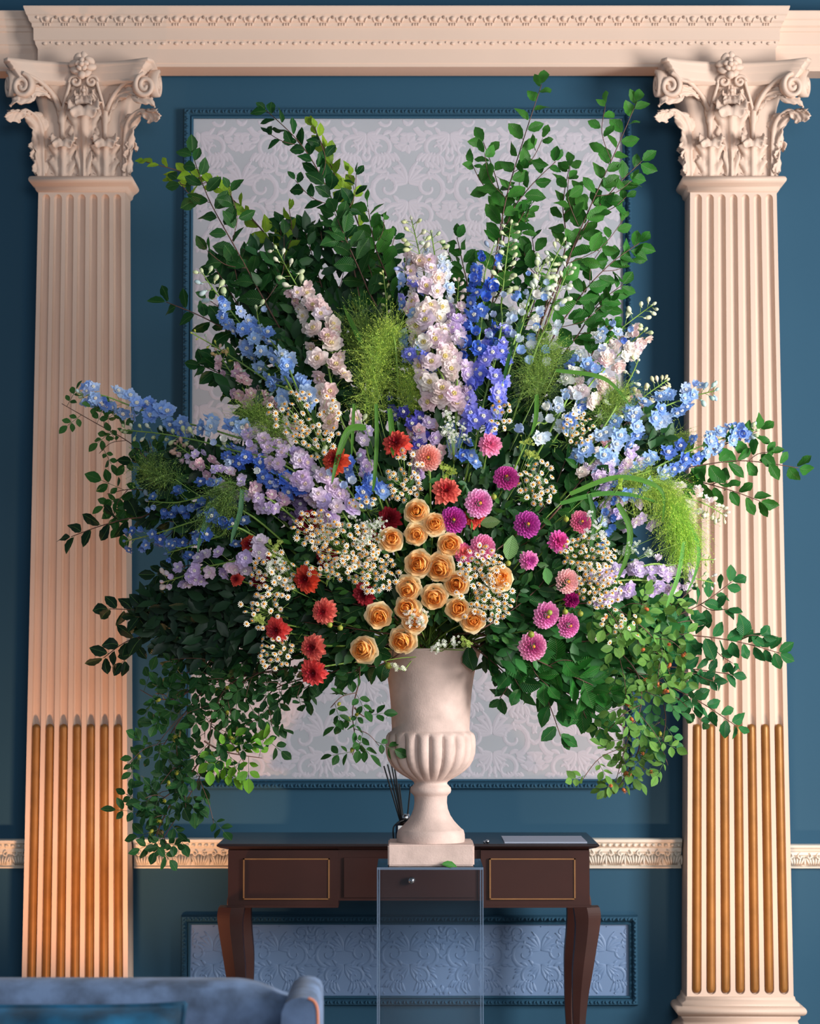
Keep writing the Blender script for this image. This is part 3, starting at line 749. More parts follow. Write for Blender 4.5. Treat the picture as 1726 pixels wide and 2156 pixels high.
# sofa and cushion
def sofa():
    Y = 4.6; k = S(1, Y)
    root = thing('sofa', 'blue-grey velvet sofa with orange piping at the lower left', 'sofa', (P(200, 2100, Y).x, Y, 0))
    ox, oy = root.location.x, Y
    # backrest: camel-back top line, rounded over
    top = [(-420, 2062), (-200, 2062), (100, 2062), (300, 2062), (470, 2062.5), (510, 2064), (540, 2070), (570, 2081), (600, 2093), (640, 2100)]
    line = smoothpath([P(a, b, Y) for (a, b) in top], 40); mb = MB(); rows = []
    for p in line:
        row = []
        for (dy, dz) in ((-0.10, -0.62), (-0.09, -0.30), (-0.075, -0.05), (-0.055, -0.012), (-0.02, 0.0), (0.03, 0.0), (0.07, -0.015), (0.085, -0.06), (0.085, -0.30), (0.085, -0.62)):
            row.append((p.x-ox, dy, p.z+dz))
        rows.append(row)
    mb.grid(rows); mb.add(rows[-1], [tuple(range(10))]); mb.add(rows[0], [tuple(range(10))[::-1]]); mb.build('backrest', M_VELVET, root, True)
    # right arm: bulging front, rounded top
    mb = MB(); rows = []; Ya = Y-0.75
    for q in range(9):
        y = -0.02-0.30*q/8
        r = []
        yy = Y+y
        for (a, b) in ((592, 2400), (592, 2160), (594, 2128), (602, 2110), (616, 2100), (634, 2097), (652, 2100), (663, 2108), (668, 2120), (669, 2160), (669, 2400)):
            p = P(a, b, Y-0.3); r.append((p.x-ox, y, p.z))
        rows.append(r)
    mb.grid(rows); mb.add(rows[-1], [tuple(range(11))]); mb.build('armrest', M_VELVET, root, True)
    pts = []
    for (a, b) in ((650, 2097.5), (662, 2104), (668.5, 2118), (670, 2140), (670, 2180), (670, 2300)):
        p = P(a, b, Y-0.3); pts.append((p.x-ox, -0.325, p.z))
    mb = MB(); mb.tube(smoothpath(pts, 24), 2.6*k, 8); mb.build('piping', M_PIPE, root, True)
    # seat block and feet (below the picture)
    bm = bmesh.new(); x0 = P(-420, 2100, Y).x-ox; x1 = P(600, 2100, Y-0.3).x-ox
    bmesh.ops.create_cube(bm, size=1.0, matrix=Matrix.Translation(((x0+x1)/2, -0.42, 0.27)) @ Matrix.Diagonal((x1-x0, 0.72, 0.28, 1)))
    bmesh.ops.bevel(bm, geom=bm.edges[:], offset=0.04, segments=3, affect='EDGES')
    me = bpy.data.meshes.new('seat'); bm.to_mesh(me); bm.free(); me.materials.append(M_VELVET); me.shade_smooth(); link('seat', me, root)
    mb = MB(); mb.box(x0, x1+0.05, -0.70, 0.085, 0.10, 0.20); mb.build('base', M_VELVET, root)
    for (fx, fy) in ((x0+0.1, -0.62), (x1-0.05, -0.62), (x0+0.1, 0.02), (x1-0.05, 0.02)):
        mb = MB(); mb.tube([(fx, fy, 0.0), (fx, fy, 0.11)], [0.018, 0.028], 10); mb.build('foot', M_WOOD, root)
    # cushion
    Yc = Y-0.23; tpx = [(-260, 2122), (0, 2117), (150, 2121), (300, 2118), (375, 2113), (386, 2118)]
    c0 = P(60, 2115, Yc); W = P(388, 2115, Yc).x-P(-260, 2115, Yc).x; H = 0.29
    mb = MB(); rows = []; n = 22
    cx = (P(388, 2115, Yc).x+P(-260, 2115, Yc).x)/2; zt = P(300, 2114, Yc).z
    for side in (1,):
        for i in range(n+1):
            row = []
            u = -1+2*i/n
            for j in range(n+1):
                v = -1+2*j/n
                b = (max(0, 1-u**4)*max(0, 1-v**4))**0.5
                px_ = u*(1-0.05*(1-v*v)*0+0.0)*W/2*(1-0.03*(1-abs(v)**3)); pz = v*H/2*(1-0.045*(1-abs(u)**4))
                rip = 0.010*sin(7*u+2.3*v)*b+0.006*sin(17*u-5*v)*b
                row.append((px_, -0.085*b+rip, pz))
            rows.append(row)
    mb.grid(rows)
    mb.grid([[(p[0], -p[1]*0.8, p[2]) for p in r][::-1] for r in rows])
    M = Matrix.Translation((cx, Yc, zt-H/2)) @ Matrix.Rotation(-0.12, 4, 'X')
    o = mb.build('cushion', M_TEAL, None, True); o.matrix_basis = M
    tag(o, 'teal velvet cushion leaning against the sofa back', 'cushion')
    ed = MB(); loop = [rows[i][0] for i in range(n+1)]+[rows[n][j] for j in range(n+1)]+[rows[n-i][n] for i in range(n+1)]+[rows[0][n-j] for j in range(n+1)]
    ed.tube(loop, 0.005, 6); ed.build('piping', M_TEAL, o, True)
sofa()
# ================================================================== the flowers
MOUTH_Y = YU
def mouth(j=0.06):
    p = P(906+R.uniform(-40, 40), 1395, YU+R.uniform(-j, j)*0.8); return p
GREEN = srgb(50, 114, 40); DGREEN = srgb(28, 78, 32); LGREEN = srgb(132, 168, 44); BGREEN = srgb(68, 132, 50)

# ---- shared piece meshes
def leaf_mesh(name, W, curl, fold, serr=0.05, tip=0.85, mat_=None, wob=0.0, lo=False):
    ss = [0, .07, .17, .29, .42, .55, .68, .80, .91, 1.0] if not lo else [0, .2, .5, .8, 1.0]
    mb = MB(); vs = []; uv = []; fs = []
    for i, s in enumerate(ss):
        w_ = W/2*max(0.0, sin(pi*s**tip))**0.64 + (0.012 if s == 0 else 0)
        if s > .5: w_ *= 1-.55*((s-.5)/.5)**2.2
        if 0 < s < 1: w_ *= 1+(serr if i % 2 else -serr)
        y = 0.06+0.94*s*(1-0.12*abs(curl)*s); z0 = -curl*s*s*0.35
        for x in (-1, 0, 1):
            vs.append((x*w_+wob*sin(s*4)*0.1, y+(0.02 if x else 0), z0+fold*abs(x)*w_+wob*x*w_*sin(s*6)*.5)); uv.append((x*w_/W+0.5, s))
    for i in range(len(ss)-1):
        for j in range(2):
            fs.append((i*3+j, i*3+j+1, i*3+j+4, i*3+j+3))
    b = len(vs); vs += [(-.012, 0, 0), (.012, 0, 0), (.012, .07, 0), (-.012, .07, 0)]; uv += [(.5, 0)]*4; fs.append((b, b+1, b+2, b+3))
    mb.add(vs, fs, uv)
    return mb.mesh(name, mat_ or M_LEAF, True)
LEAVES = [leaf_mesh('hornbeam_leaf', w_, c, f, 0.05, t, wob=wo) for (w_, c, f, t, wo) in ((.54, .3, .25, .95, .3), (.58, -.25, .35, .92, .5), (.50, .6, .2, .98, -.4), (.56, .1, .4, .95, 0), (.62, .45, .1, .9, .6))]
LEAFLETS = [leaf_mesh('rose_leaflet', w_, c, f, 0.03, 1.0) for (w_, c, f) in ((.58, .3, .25), (.62, -.2, .3), (.55, .6, .15))]
def sepal(L, W, cup, ruff, a, z, n=4, r0=0.0, tw=0.0, pt=0.10):
    """petal sheet pointing at angle a from +Z axis frame; returns rows"""
    rows = []
    for i in range(n+1):
        s = i/n; w_ = W/2*(sin(pi*min(1, 0.10+0.82*s))**0.65); r = r0+L*s; zz = z+cup*s*s+ruff*sin(s*5+a*3)*0.5
        row = []
        for t in (-1, -.4, .4, 1):
            x = t*w_; zt = zz+ruff*(t*t)*sin(a*5+s*4)+cup*0.2*t*t; rr = r-(pt*L*t*t*(s > 0.8))
            row.append((rr*cos(a)-x*sin(a), rr*sin(a)+x*cos(a), zt+tw*t*w_))
        rows.append(row)
    return rows
def floret_mesh(name, kind, seed):
    rr = random.Random(seed); mb = MB()
    if kind == 'single':
        for k in range(5): mb.grid(sepal(1.02+rr.uniform(-.08, .10), .80, .16+rr.uniform(-.15, .2), .10, 2*pi*k/5+rr.uniform(-.14, .14), -.05, tw=.25, pt=.22))
        for k in range(5): mb.grid(sepal(.58, .55, .22, .05, 2*pi*(k+.5)/5, .06))
    elif kind == 'double':
        for k in range(6): mb.grid(sepal(.98+rr.uniform(-.08, .08), .80, .16+rr.uniform(-.15, .15), .12, 2*pi*k/6+rr.uniform(-.12, .12), -.08, tw=.15))
        for k in range(5): mb.grid(sepal(.72, .62, .30, .07, 2*pi*(k+.5)/5, .04))
        for k in range(4): mb.grid(sepal(.42, .42, .35, .05, 2*pi*(k+.2)/4, .10))
    else:   # half-open bell
        for k in range(5): mb.grid(sepal(.60, .75, .85, .04, 2*pi*k/5, -.2))
    # spur behind
    mb.tube([(0, 0, -.08), (0, .10, -.35), (0, .25, -.55)], [.12, .08, .03], 5)
    return mb.mesh(name, M_FLORET, True)
FLO = {k: [floret_mesh('delphinium_floret_'+k, k, q) for q in range(4)] for k in ('single', 'double', 'bell')}
mb = MB()
for k in range(5):
    a = 2*pi*k/5+0.3; mb.ell((.13*cos(a), .13*sin(a), .22), (.13, .13, .14), 5, 3)
EYE = mb.mesh('floret_eye', M_EYE, True)
mb = MB(); mb.ell((0, 0, .5), (.38, .38, .55), 8, 6); mb.tube([(0, 0, 0), (0, 0.12, -.25), (0, .3, -.45)], [.2, .10, .03], 6); BUDM = mb.mesh('delphinium_bud', M_BUD, True)
mb = MB(); mb.ell((0, 0, 0), (.5, .5, .48), 10, 7)
for k in range(5):
    a = 2*pi*k/5; mb.grid([[(.12*cos(a)-.10*sin(a)*t, .12*sin(a)+.10*cos(a)*t, -.48) for t in (-1, 1)], [(.42*cos(a)-.14*sin(a)*t, .42*sin(a)+.14*cos(a)*t, -.34) for t in (-1, 1)], [(.60*cos(a), .60*sin(a), -.05) for t in (-1, 1)]])
RBUD = mb.mesh('round_bud', M_BUD, True)
mb = MB(); mb.ell((0, 0, .45), (.33, .33, .45), 8, 6); mb.tube([(0, 0, .85), (0, 0, 1.05)], [.12, .05], 5)
for k in range(5):
    a = 2*pi*k/5; mb.tube([(.08*cos(a), .08*sin(a), .86), (.28*cos(a), .28*sin(a), 1.1), (.42*cos(a), .42*sin(a), 1.15)], [.05, .04, .01], 4)
HIP = mb.mesh('rose_hip', M_BUD, True)
def dpetal(name, L, W, cup, roll, mat_=None):
    mb = MB(); rows = []
    for i in range(6):
        s = i/5; w_ = W/2*(sin(pi*min(1, .12+.76*s))**.7)*(1 if s < 1 else .55); row = []
        for t in (-1, -.5, 0, .5, 1):
            row.append((t*w_, L*s*(1 if s < 1 else 1+.03*(1-t*t)), cup*L*s*s+roll*w_*t*t-0.03*sin(3*s)))
        rows.append(row)
    mb.grid(rows); return mb.mesh(name, mat_ or M_DPETAL, True)
DP = {'wide': [dpetal('wide_dahlia_petal', 1, .50, .05, .35), dpetal('wide_dahlia_petal', 1, .46, -.15, .5)], 'ball': [dpetal('ball_dahlia_petal', 1, .78, .18, .75), dpetal('ball_dahlia_petal', 1, .72, .25, .85)]}
def rpetal(name, Rr, span, H, flare, seed, Hb=0.0, close=0.0):
    rr = random.Random(seed); mb = MB(); rows = []; n = 7; ph = rr.uniform(0, 6)
    for i in range(n):
        v = i/(n-1); row = []
        for j in range(7):
            u = -1+j/3; a = u*radians(span); vv = v*(1-0.16*abs(u)**3)
            r = Rr*(0.45+0.55*sin(min(1, vv*1.15)*pi/2)**0.7)+flare*max(0, vv-.7)*(1-.3*u*u)*2.2+(0.07*sin(u*4+ph)+0.03*sin(u*9+ph*2))*vv*max(Rr, .45)
            r *= 1-close*vv**3*(1-.5*u*u)
            z = Hb+H*vv-flare*max(0, vv-.80)*2.2+0.03*sin(u*5+ph)
            row.append((r*cos(a), r*sin(a), z))
        rows.append(row)
    mb.grid(rows); return mb.mesh(name, M_PETAL, True)
RSPEC = ((1.0, 46, .40, .30, 6, .16, 0), (.93, 48, .60, .16, 6, .06, 0), (.82, 50, .76, .07, 5, .02, .10), (.70, 52, .86, .03, 5, .0, .22), (.58, 56, .93, .0, 5, .0, .30), (.45, 60, .97, .0, 4, .0, .34), (.32, 66, 1.0, .0, 4, .0, .36), (.19, 80, 1.0, .0, 3, .0, .40))
RP = [[rpetal('rose_petal', a, b, c, d, li*7+q, 0.0, h) for q in range(4)] for li, (a, b, c, d, e, g, h) in enumerate(RSPEC)]
mb = MB()
for k in range(10):
    a = 2*pi*k/10; L_ = 1.0 if k % 3 else .9
    mb.grid([[(.22*cos(a)-t*.06*sin(a), .22*sin(a)+t*.06*cos(a), 0) for t in (-1, 1)], [(.65*cos(a)-t*.135*sin(a), .65*sin(a)+t*.135*cos(a), .03) for t in (-1, 1)], [(L_*cos(a)-t*.09*sin(a), L_*sin(a)+t*.09*cos(a), -.10) for t in (-1, 1)]])
mb.ell((0, 0, -.12), (.28, .28, .12), 6, 3)
DAISY = mb.mesh('daisy_rays', M_RAY, True)
mb = MB(); mb.ell((0, 0, .08), (.39, .39, .28), 9, 5); DISC = mb.mesh('daisy_disc', M_DISC, True)

# ---- builders
def stem_part(root, pts, r0, r1, m=None, n=28, name='stem', lead=True):
    o = root.location
    path = smoothpath(pts, n); mb = MB(); k = len(path)
    mb.tube([p-o for p in path], [r0+(r1-r0)*i/(k-1) for i in range(k)], 5)
    return mb.build(name, m or M_STEM, root, True)
def to_mouth(p, Yin=None):
    """points that lead a stem from the urn mouth to p through the inside of the arrangement"""
    m = mouth(); mid = P(906, 1330, YU); mid = m.lerp(p, 0.35); mid.y = max(mid.y, 0.5*(m.y+p.y)+0.06)
    mid.z = max(mid.z, P(900, 1340, YU).z)
    return [m, mid]
def pathY(pts, y0=None, y1=None):
    n = len(pts); out = []
    for i, q in enumerate(pts):
        if len(q) > 2: y = q[2]
        elif y0 is not None: y = y0+(y1-y0)*i/(n-1)
        else: y = surf(q[0], q[1])
        out.append(P(q[0], q[1], y))
    return out
def turn(d, n, a): return Quaternion(n, a) @ d

def put_leaf(root, p, d, size, col, meshes, name='leaf', tilt=0.55, n=None):
    n = Vector(n) if n is not None else TC
    nn = (n + Vector((R.gauss(0, tilt), R.gauss(0, tilt*.4), R.gauss(0, tilt)+0.25))).normalized()
    if R.random() < 0.12: nn = (nn + Vector((R.choice((-1.5, 1.5)), 0, 0))).normalized()
    M = basis(p-root.location, d + n*R.uniform(-.25, .25), nn, size*(1.16 if meshes is LEAVES else 1.10)*R.uniform(.80, 1.15))
    return link(name, R.choice(meshes), root, M, vary(col, .22))
def branch(label, pts, lpx, n, col=GREEN, y=(7.1, 7.1), twigs=0, kind='leafy_branch', group='leafy branches in the arrangement', t0=0.12, meshes=None, ang=50, grow=0.72, m=None, lead=True, tl=0.28):
    """alternate leaves along a woody stem, with side twigs"""
    meshes = meshes or LEAVES
    pp = pathY(pts, *y); root = thing(kind, label, 'branch', mouth() if lead else pp[0], group)
    main = smoothpath(pp, 30)
    full = (to_mouth(pp[0]) if lead else []) + pp
    if lead: full[0] = root.location.copy()
    stem_part(root, full, .0035, .0012, m or M_TWIG, 44, 'woody_stem')
    L = plen(main); Ym = pp[0].y; ls = S(lpx, Ym); side = 1
    def leaves(path, cnt, s0, sc, tip=True):
        nonlocal side
        for i in range(cnt):
            t = s0+(1-s0)*(i+.5)/cnt; p, d = along(path, t); side = -side
            k = sc*(1-(1-grow)*max(0, t-0.3)/0.7)
            dd = turn(d, TC, side*radians(ang+R.uniform(-15, 15)))
            put_leaf(root, p+Vector((0, R.uniform(-.012, .012), 0)), dd, ls*k, col, meshes)
        if tip:
            p, d = along(path, 1.0); put_leaf(root, p, turn(d, TC, R.uniform(-.3, .3)), ls*sc*grow, col, meshes)
    leaves(main, int(n*1.08+.5), t0, 1.0)
    mbt = MB(); any_ = False
    for k in range(twigs):
        t = t0+0.05+(0.72-t0)*(k+R.uniform(.2, .8))/twigs; p, d = along(main, t); sd = 1 if k % 2 else -1
        dd = turn(d, TC, sd*radians(R.uniform(32, 58))); ln = L*tl*R.uniform(.7, 1.15)*(1-0.45*t)
        tw = [p, p+dd*ln*.5+Vector((0, R.uniform(-.03, .02), 0)), p+turn(dd, TC, -sd*.25)*ln+Vector((0, R.uniform(-.05, .03), 0))]
        tw = smoothpath(tw, 10); mbt.tube([q-root.location for q in tw], [.0014]*10+[.0008], 4); any_ = True
        leaves(tw, max(3, int(ln/(ls*.50))), .15, .85)
    if any_: mbt.build('side_twigs', m or M_TWIG, root, True)['kind'] = 'stuff'
    return root
def vine(label, pts, lpx, n, col, y, twigs=3, hips=0, hipcol=None, group='trailing rose stems', kind='trailing_rose_stem', cat='vine', lead=True, tl=.3, ang=62):
    pp = pathY(pts, *y); root = thing(kind, label, cat, mouth() if lead else pp[0], group)
    main = smoothpath(pp, 30); full = pp
    if lead:
        m0 = root.location.copy(); q = m0.lerp(pp[0], .5); q.z = max(m0.z+0.06, q.z+0.04); full = [m0, q]+pp
    stem_part(root, full, .003, .001, M_TWIG, 44, 'woody_stem')
    ls = S(lpx, pp[0].y); L = plen(main); tws = [(main, 0.05, 1.0)]; mbt = MB()
    for k in range(twigs):
        t = .12+.7*(k+R.uniform(.2, .8))/max(1, twigs); p, d = along(main, t); sd = 1 if k % 2 else -1
        dd = turn(d, TC, sd*radians(R.uniform(35, 65))); ln = L*tl*R.uniform(.6, 1.1)
        tw = smoothpath([p, p+dd*ln*.5+Vector((0, R.uniform(-.05, .01), 0)), p+(dd+Vector((0, 0, -.3))).normalized()*ln+Vector((0, R.uniform(-.06, .02), 0))], 10)
        mbt.tube([q-root.location for q in tw], [.0013]*10+[.0007], 4); tws.append((tw, .1, .9))
    rach = MB(); tot = sum(plen(a[0]) for a in tws)
    for (path, s0, sc) in tws:
        cnt = max(2, int(n*plen(path)/tot)); side = 1
        for i in range(cnt):
            t = s0+(1-s0)*(i+.5)/cnt; p, d = along(path, t); side = -side
            dd = turn(d, TC, side*radians(ang+R.uniform(-25, 25)))+Vector((0, R.uniform(-.5, .2), -.25)); dd.normalize()
            rl = ls*R.uniform(1.3, 1.7)*sc; e = p+dd*rl; nr_ = (TC+Vector((R.gauss(0, .5), 0, R.gauss(0, .5)+.3))).normalized()
            rach.tube([p-root.location, e-root.location], .0009, 4)
            for (f, a) in ((1.0, 0), (.72, 58), (.72, -58), (.30, 66), (.30, -66)):
                put_leaf(root, p+dd*rl*f, turn(dd, nr_, radians(a)), ls*sc*(1.0 if f > .9 else .9 if f > .5 else .75), col, LEAFLETS, 'leaflet', .3, nr_)
    for k in range(hips):
        path, s0, sc = R.choice(tws); p, d = along(path, R.uniform(.2, 1)); h = p+Vector((R.uniform(-.02, .02), -R.uniform(.01, .04), -.015))
        link('rose_hip', HIP, root, face_to(h-root.location, (R.gauss(0, .4), -.5, R.uniform(-1, .4)), 0, S(12, h.y)), hipcol or srgb(150, 150, 50))
    if rach.v: rach.build('leaf_stalks', M_DSTEM, root, True)['kind'] = 'stuff'
    if mbt.v: mbt.build('side_twigs', M_TWIG, root, True)['kind'] = 'stuff'
    return root

GRP_DELPH = 'delphinium spikes'
WB = srgb(206, 218, 170); GB = srgb(186, 204, 120)
def delph(label, pts, n, size, cols, kind='single', y=None, f=(0.0, .75), buds=8, bud=WB, bsize=13, rad=24, eye=srgb(245, 240, 225), stem=None, spread=1.0, kinds=None):
    pp = pathY(pts, *(y or (None, None))); root = thing('delphinium', label, 'flower', mouth(), GRP_DELPH)
    main = smoothpath(pp, 30); lead = to_mouth(pp[0]); lead[0] = root.location.copy()
    stem_part(root, lead+pp, .0040, .0017, stem or M_STEM, 44, 'flower_stem')
    ped = MB(); o = root.location; side = pi/2
    for i in range(n):
        t = f[0]+(f[1]-f[0])*(i+R.uniform(.2, .8))/n; p, d = along(main, t)
        # radial direction in the half facing the room
        a = R.uniform(-1.9, 1.9) if i % 3 else R.choice((-1, 1))*R.uniform(1.0, 1.9)
        e1 = (TC-d*TC.dot(d)).normalized(); e2 = d.cross(e1)
        rd = e1*cos(a)+e2*sin(a)
        k = 1.0-0.35*max(0, (t-f[0])/(max(.01, f[1]-f[0])))**2
        pr = S(rad, p.y)*k*spread*R.uniform(.75, 1.15); q = p+rd*pr+d*R.uniform(-.006, .012)
        fd = rd*.7+TC*R.uniform(.35, 1.0)+d*R.uniform(-.15, .35)+Vector((R.gauss(0, .2), 0, R.gauss(0, .2)-.05))
        kk = kinds and R.choice(kinds) or kind
        if t > f[1]-0.12*(f[1]-f[0]) and R.random() < .5: kk = 'bell'
        c = vary(R.choice(cols), .10); sz = S(size/2, q.y)*k*R.uniform(.88, 1.15)
        fl = link('floret', R.choice(FLO[kk]), root, face_to(q-o, fd, R.uniform(0, 6.3), sz), c)
        if size >= 26 and kk != 'bell':
            link('eye', EYE, fl, Matrix.Identity(4), vary(eye, .05))
        ped.tube([p-o-d*.012, p-o+rd*pr*.5-d*.002, q-o-fd.normalized()*sz*.4], .0008, 4)
    for i in range(buds):
        t = f[1]-.03+(1.0-f[1]+.03)*(i+.5)/buds; p, d = along(main, t); sd = 1 if i % 2 else -1
        k = 1.0-.45*(i/max(1, buds)); dd = turn(d, TC, sd*radians(R.uniform(35, 75))); dd = (dd+TC*R.uniform(-.4, .8)).normalized()
        pl = S(rad*.75, p.y)*k*R.uniform(.7, 1.2); q = p+dd*pl
        if i == buds-1: q = p; dd = d
        hang = (dd+Vector((0, 0, R.uniform(-.5, .5)))).normalized()
        link('bud', BUDM, root, face_to(q-o, hang, R.uniform(0, 6), S(bsize, q.y)*k), vary(bud if R.random() < .65 else mixc(bud, cols[0], .45), .08))
        ped.tube([p-o, p-o+dd*pl*.6+Vector((0, 0, .002)), q-o], .0009, 4)
    if ped.v: ped.build('pedicels', stem or M_STEM, root, True)['kind'] = 'stuff'
    return root

def outward(px, py, k=1.0):
    return Vector(((px-890)/620*.75*k+R.gauss(0, .10), -1, (1130-py)/480*.55*k+R.gauss(0, .10)+.06)).normalized()
def flower_stem(root, n, m=None, r=.0025):
    p = root.location; e = mouth(); mid = p.lerp(e, .5)+Vector((0, .06, .02)); a = p-n*.05
    if p.y > 6.9: mid.y = p.y-.02
    stem_part(root, [p-n*.012, a, mid, e], r, r, m or M_STEM, 16)
def dahlia(label, px, py, r, style, outer, inner, n=None, dY=0.0, nrm=None, group=None, eyec=srgb(226, 170, 60)):
    Y = surf(px, py)-.03+dY; p = P(px, py, Y); nm = Vector(nrm) if nrm else outward(px, py)
    root = thing('dahlia', label, 'flower', p, group); flower_stem(root, nm)
    rr = S(r, Y); M0 = face_to(Vector((0, 0, 0)), nm, R.uniform(0, 6), 1.0)
    if style == 'ball':
        N = n or 78
        for k in range(N):
            f = (k+.5)/N; th = radians(8+98*f**.62); a = k*2.39996
            L = rr*(.30+.30*f); b = rr*.50; c = mixc(inner, outer, min(1, f**.8*1.25))
            dirn = Vector((sin(th)*cos(a), sin(th)*sin(a), cos(th)*.92)); base = Vector((dirn.x*b, dirn.y*b, dirn.z*b*.7-rr*.1))
            up = Vector((cos(a)*-cos(th), sin(a)*-cos(th), sin(th)+.15))
            M = M0 @ basis(base, dirn+Vector((cos(a), sin(a), 0))*.25, up+dirn*.1, L*1.12)
            link('petal', R.choice(DP['ball']), root, M, vary(c, .07))
    else:
        N = n or 52
        for k in range(N):
            f = (k+.5)/N; th = radians(14+88*f**.6+R.uniform(-6, 6)); a = k*2.39996+R.uniform(-.08, .08)
            L = rr*(.42+.52*f**.5)*R.uniform(.92, 1.08); c = mixc(inner, outer, min(1, f**1.1*1.35))
            dirn = Vector((sin(th)*cos(a), sin(th)*sin(a), cos(th))); base = Vector((cos(a), sin(a), 0))*rr*.10*f+Vector((0, 0, rr*.22*(1-f)))
            up = Vector((cos(a)*-cos(th), sin(a)*-cos(th), sin(th)))
            M = M0 @ basis(base, dirn, up, L)
            link('petal', R.choice(DP['wide']), root, M, vary(c, .10))
    mb = MB(); mb.ell((0, 0, rr*(.30 if style != 'ball' else .34)), (rr*.13, rr*.13, rr*.12), 8, 5); c = mb.build('flower_heart', M_BUD, root, True); c.matrix_basis = M0; c.color = eyec if style == 'ball' else mixc(inner, srgb(60, 10, 20), .5)
    mb = MB(); mb.ell((0, 0, -rr*.22), (rr*.34, rr*.34, rr*.22), 8, 5); c = mb.build('calyx', M_DSTEM, root, True); c.matrix_basis = M0
    return root
def rose(label, px, py, r, dY=0.0):
    Y = surf(px, py)-.04+dY; p = P(px, py, Y); nm = outward(px, py, .9)+Vector((R.gauss(0, .12), 0, R.gauss(0, .12))); nm.normalize()
    root = thing('garden_rose', label, 'flower', p, 'peach garden roses'); flower_stem(root, nm)
    rr = S(r, Y)*.92; base = M0 = face_to(-nm*rr*.35, nm, R.uniform(0, 6), rr)
    oc = srgb(255, 234, 190); ic = srgb(255, 194, 100); ox, oy = R.uniform(-.10, .10), R.uniform(-.10, .10)
    for li, (cnt, tilt) in enumerate([(s_[4], s_[5]) for s_ in RSPEC]):
        ph = R.uniform(0, 6)
        for k in range(cnt):
            a = ph+2*pi*k/cnt+R.uniform(-.12, .12)
            M = M0 @ Matrix.Rotation(a, 4, 'Z') @ Matrix.Rotation(R.uniform(-.06, .12)+tilt, 4, 'Y') @ Matrix.Scale(R.uniform(.94, 1.06), 4)
            if li >= 3: M = M0 @ Matrix.Translation((ox+R.uniform(-.07, .07), oy+R.uniform(-.07, .07), 0)) @ Matrix.Rotation(a, 4, 'Z') @ Matrix.Rotation(R.uniform(-.16, .16), 4, 'Y') @ Matrix.Scale(R.uniform(.9, 1.08), 4)
            link('petal', R.choice(RP[li]), root, M, vary(mixc(oc, ic, min(1, li/4.0)), .05))
    mb = MB(); mb.ell((ox, oy, .42), (.30, .30, .42), 9, 6); c = mb.build('rose_heart', M_PETAL, root, True); c.matrix_basis = M0; c.color = srgb(240, 160, 74)
    mb = MB(); mb.ell((0, 0, .0), (.34, .34, .22), 8, 5)
    for k in range(5):
        a = 2*pi*k/5; mb.grid([[(.3*cos(a)-.14*t*sin(a), .3*sin(a)+.14*t*cos(a), -.02) for t in (-1, 1)], [(.7*cos(a)-.10*t*sin(a), .7*sin(a)+.10*t*cos(a), .05) for t in (-1, 1)], [(1.05*cos(a), 1.05*sin(a), .0) for t in (-1, 1)]])
    c = mb.build('calyx', M_DSTEM, root, True); c.matrix_basis = M0
    return root
def spray(label, cx, cy, rx, ry, n, hpx=15.5, dY=-.06, base=None, rot=0.0):
    """feverfew: many small daisies on one branching stem"""
    Y = surf(cx, cy)+dY; bx, by = base or (cx*.75+906*.25, cy*.75+1330*.25); bp = P(bx, by, surf(cx, cy)+.10)
    root = thing('feverfew_spray', label, 'flower', bp, 'feverfew sprays'); o = bp; st = MB()
    hub = P(cx*.7+bx*.3, cy*.7+by*.3, Y+.07)
    st.tube([bp-o, (bp+hub)/2-o+Vector((0, .02, 0)), hub-o], .0016, 5); pts = []
    e = mouth(); st.tube([e-o, e.lerp(bp, .5)+Vector((0, .05, .02))-o, bp-o], .0018, 5)
    tries = 0
    while len(pts) < n and tries < 4000:
        tries += 1; a = R.uniform(0, 2*pi); q = sqrt(R.random()); x = q*rx*cos(a); y = q*ry*sin(a)
        px = cx+x*cos(rot)-y*sin(rot); py = cy+x*sin(rot)+y*cos(rot)
        if all((px-u)**2+(py-v)**2 > (hpx*.74)**2 for u, v in pts): pts.append((px, py))
    for (px, py) in pts:
        yy = Y+R.uniform(-.035, .03); p = P(px, py, yy); nm = Vector(((px-cx)/rx*.4+R.gauss(0, .5), -1, .40+(cy-py)/ry*.3+R.gauss(0, .5))).normalized()
        sz = S(hpx/2, yy)*R.uniform(.88, 1.14)
        h = link('flower_head', DAISY, root, face_to(p-o, nm, R.uniform(0, 6), sz)); link('yellow_disc', DISC, h, Matrix.Identity(4))
        st.tube([hub-o, hub.lerp(p, .6)+Vector((0, .012, -.006))-o, p-nm*sz*.15-o], .0007, 4)
    # feathery leaves at the hub
    for k in range(6):
        d = Vector((R.uniform(-1, 1), R.uniform(-.5, .1), R.uniform(-.7, .8))).normalized(); q = hub+d*.03
        for j in range(5):
            st.tube([hub+d*.01*j-o, hub+d*(.01*j+.012)+Vector((R.uniform(-.012, .012), -.004, R.uniform(-.012, .012)))-o], .001, 3)
    st.build('branching_stem', M_STEM, root, True)
    return root
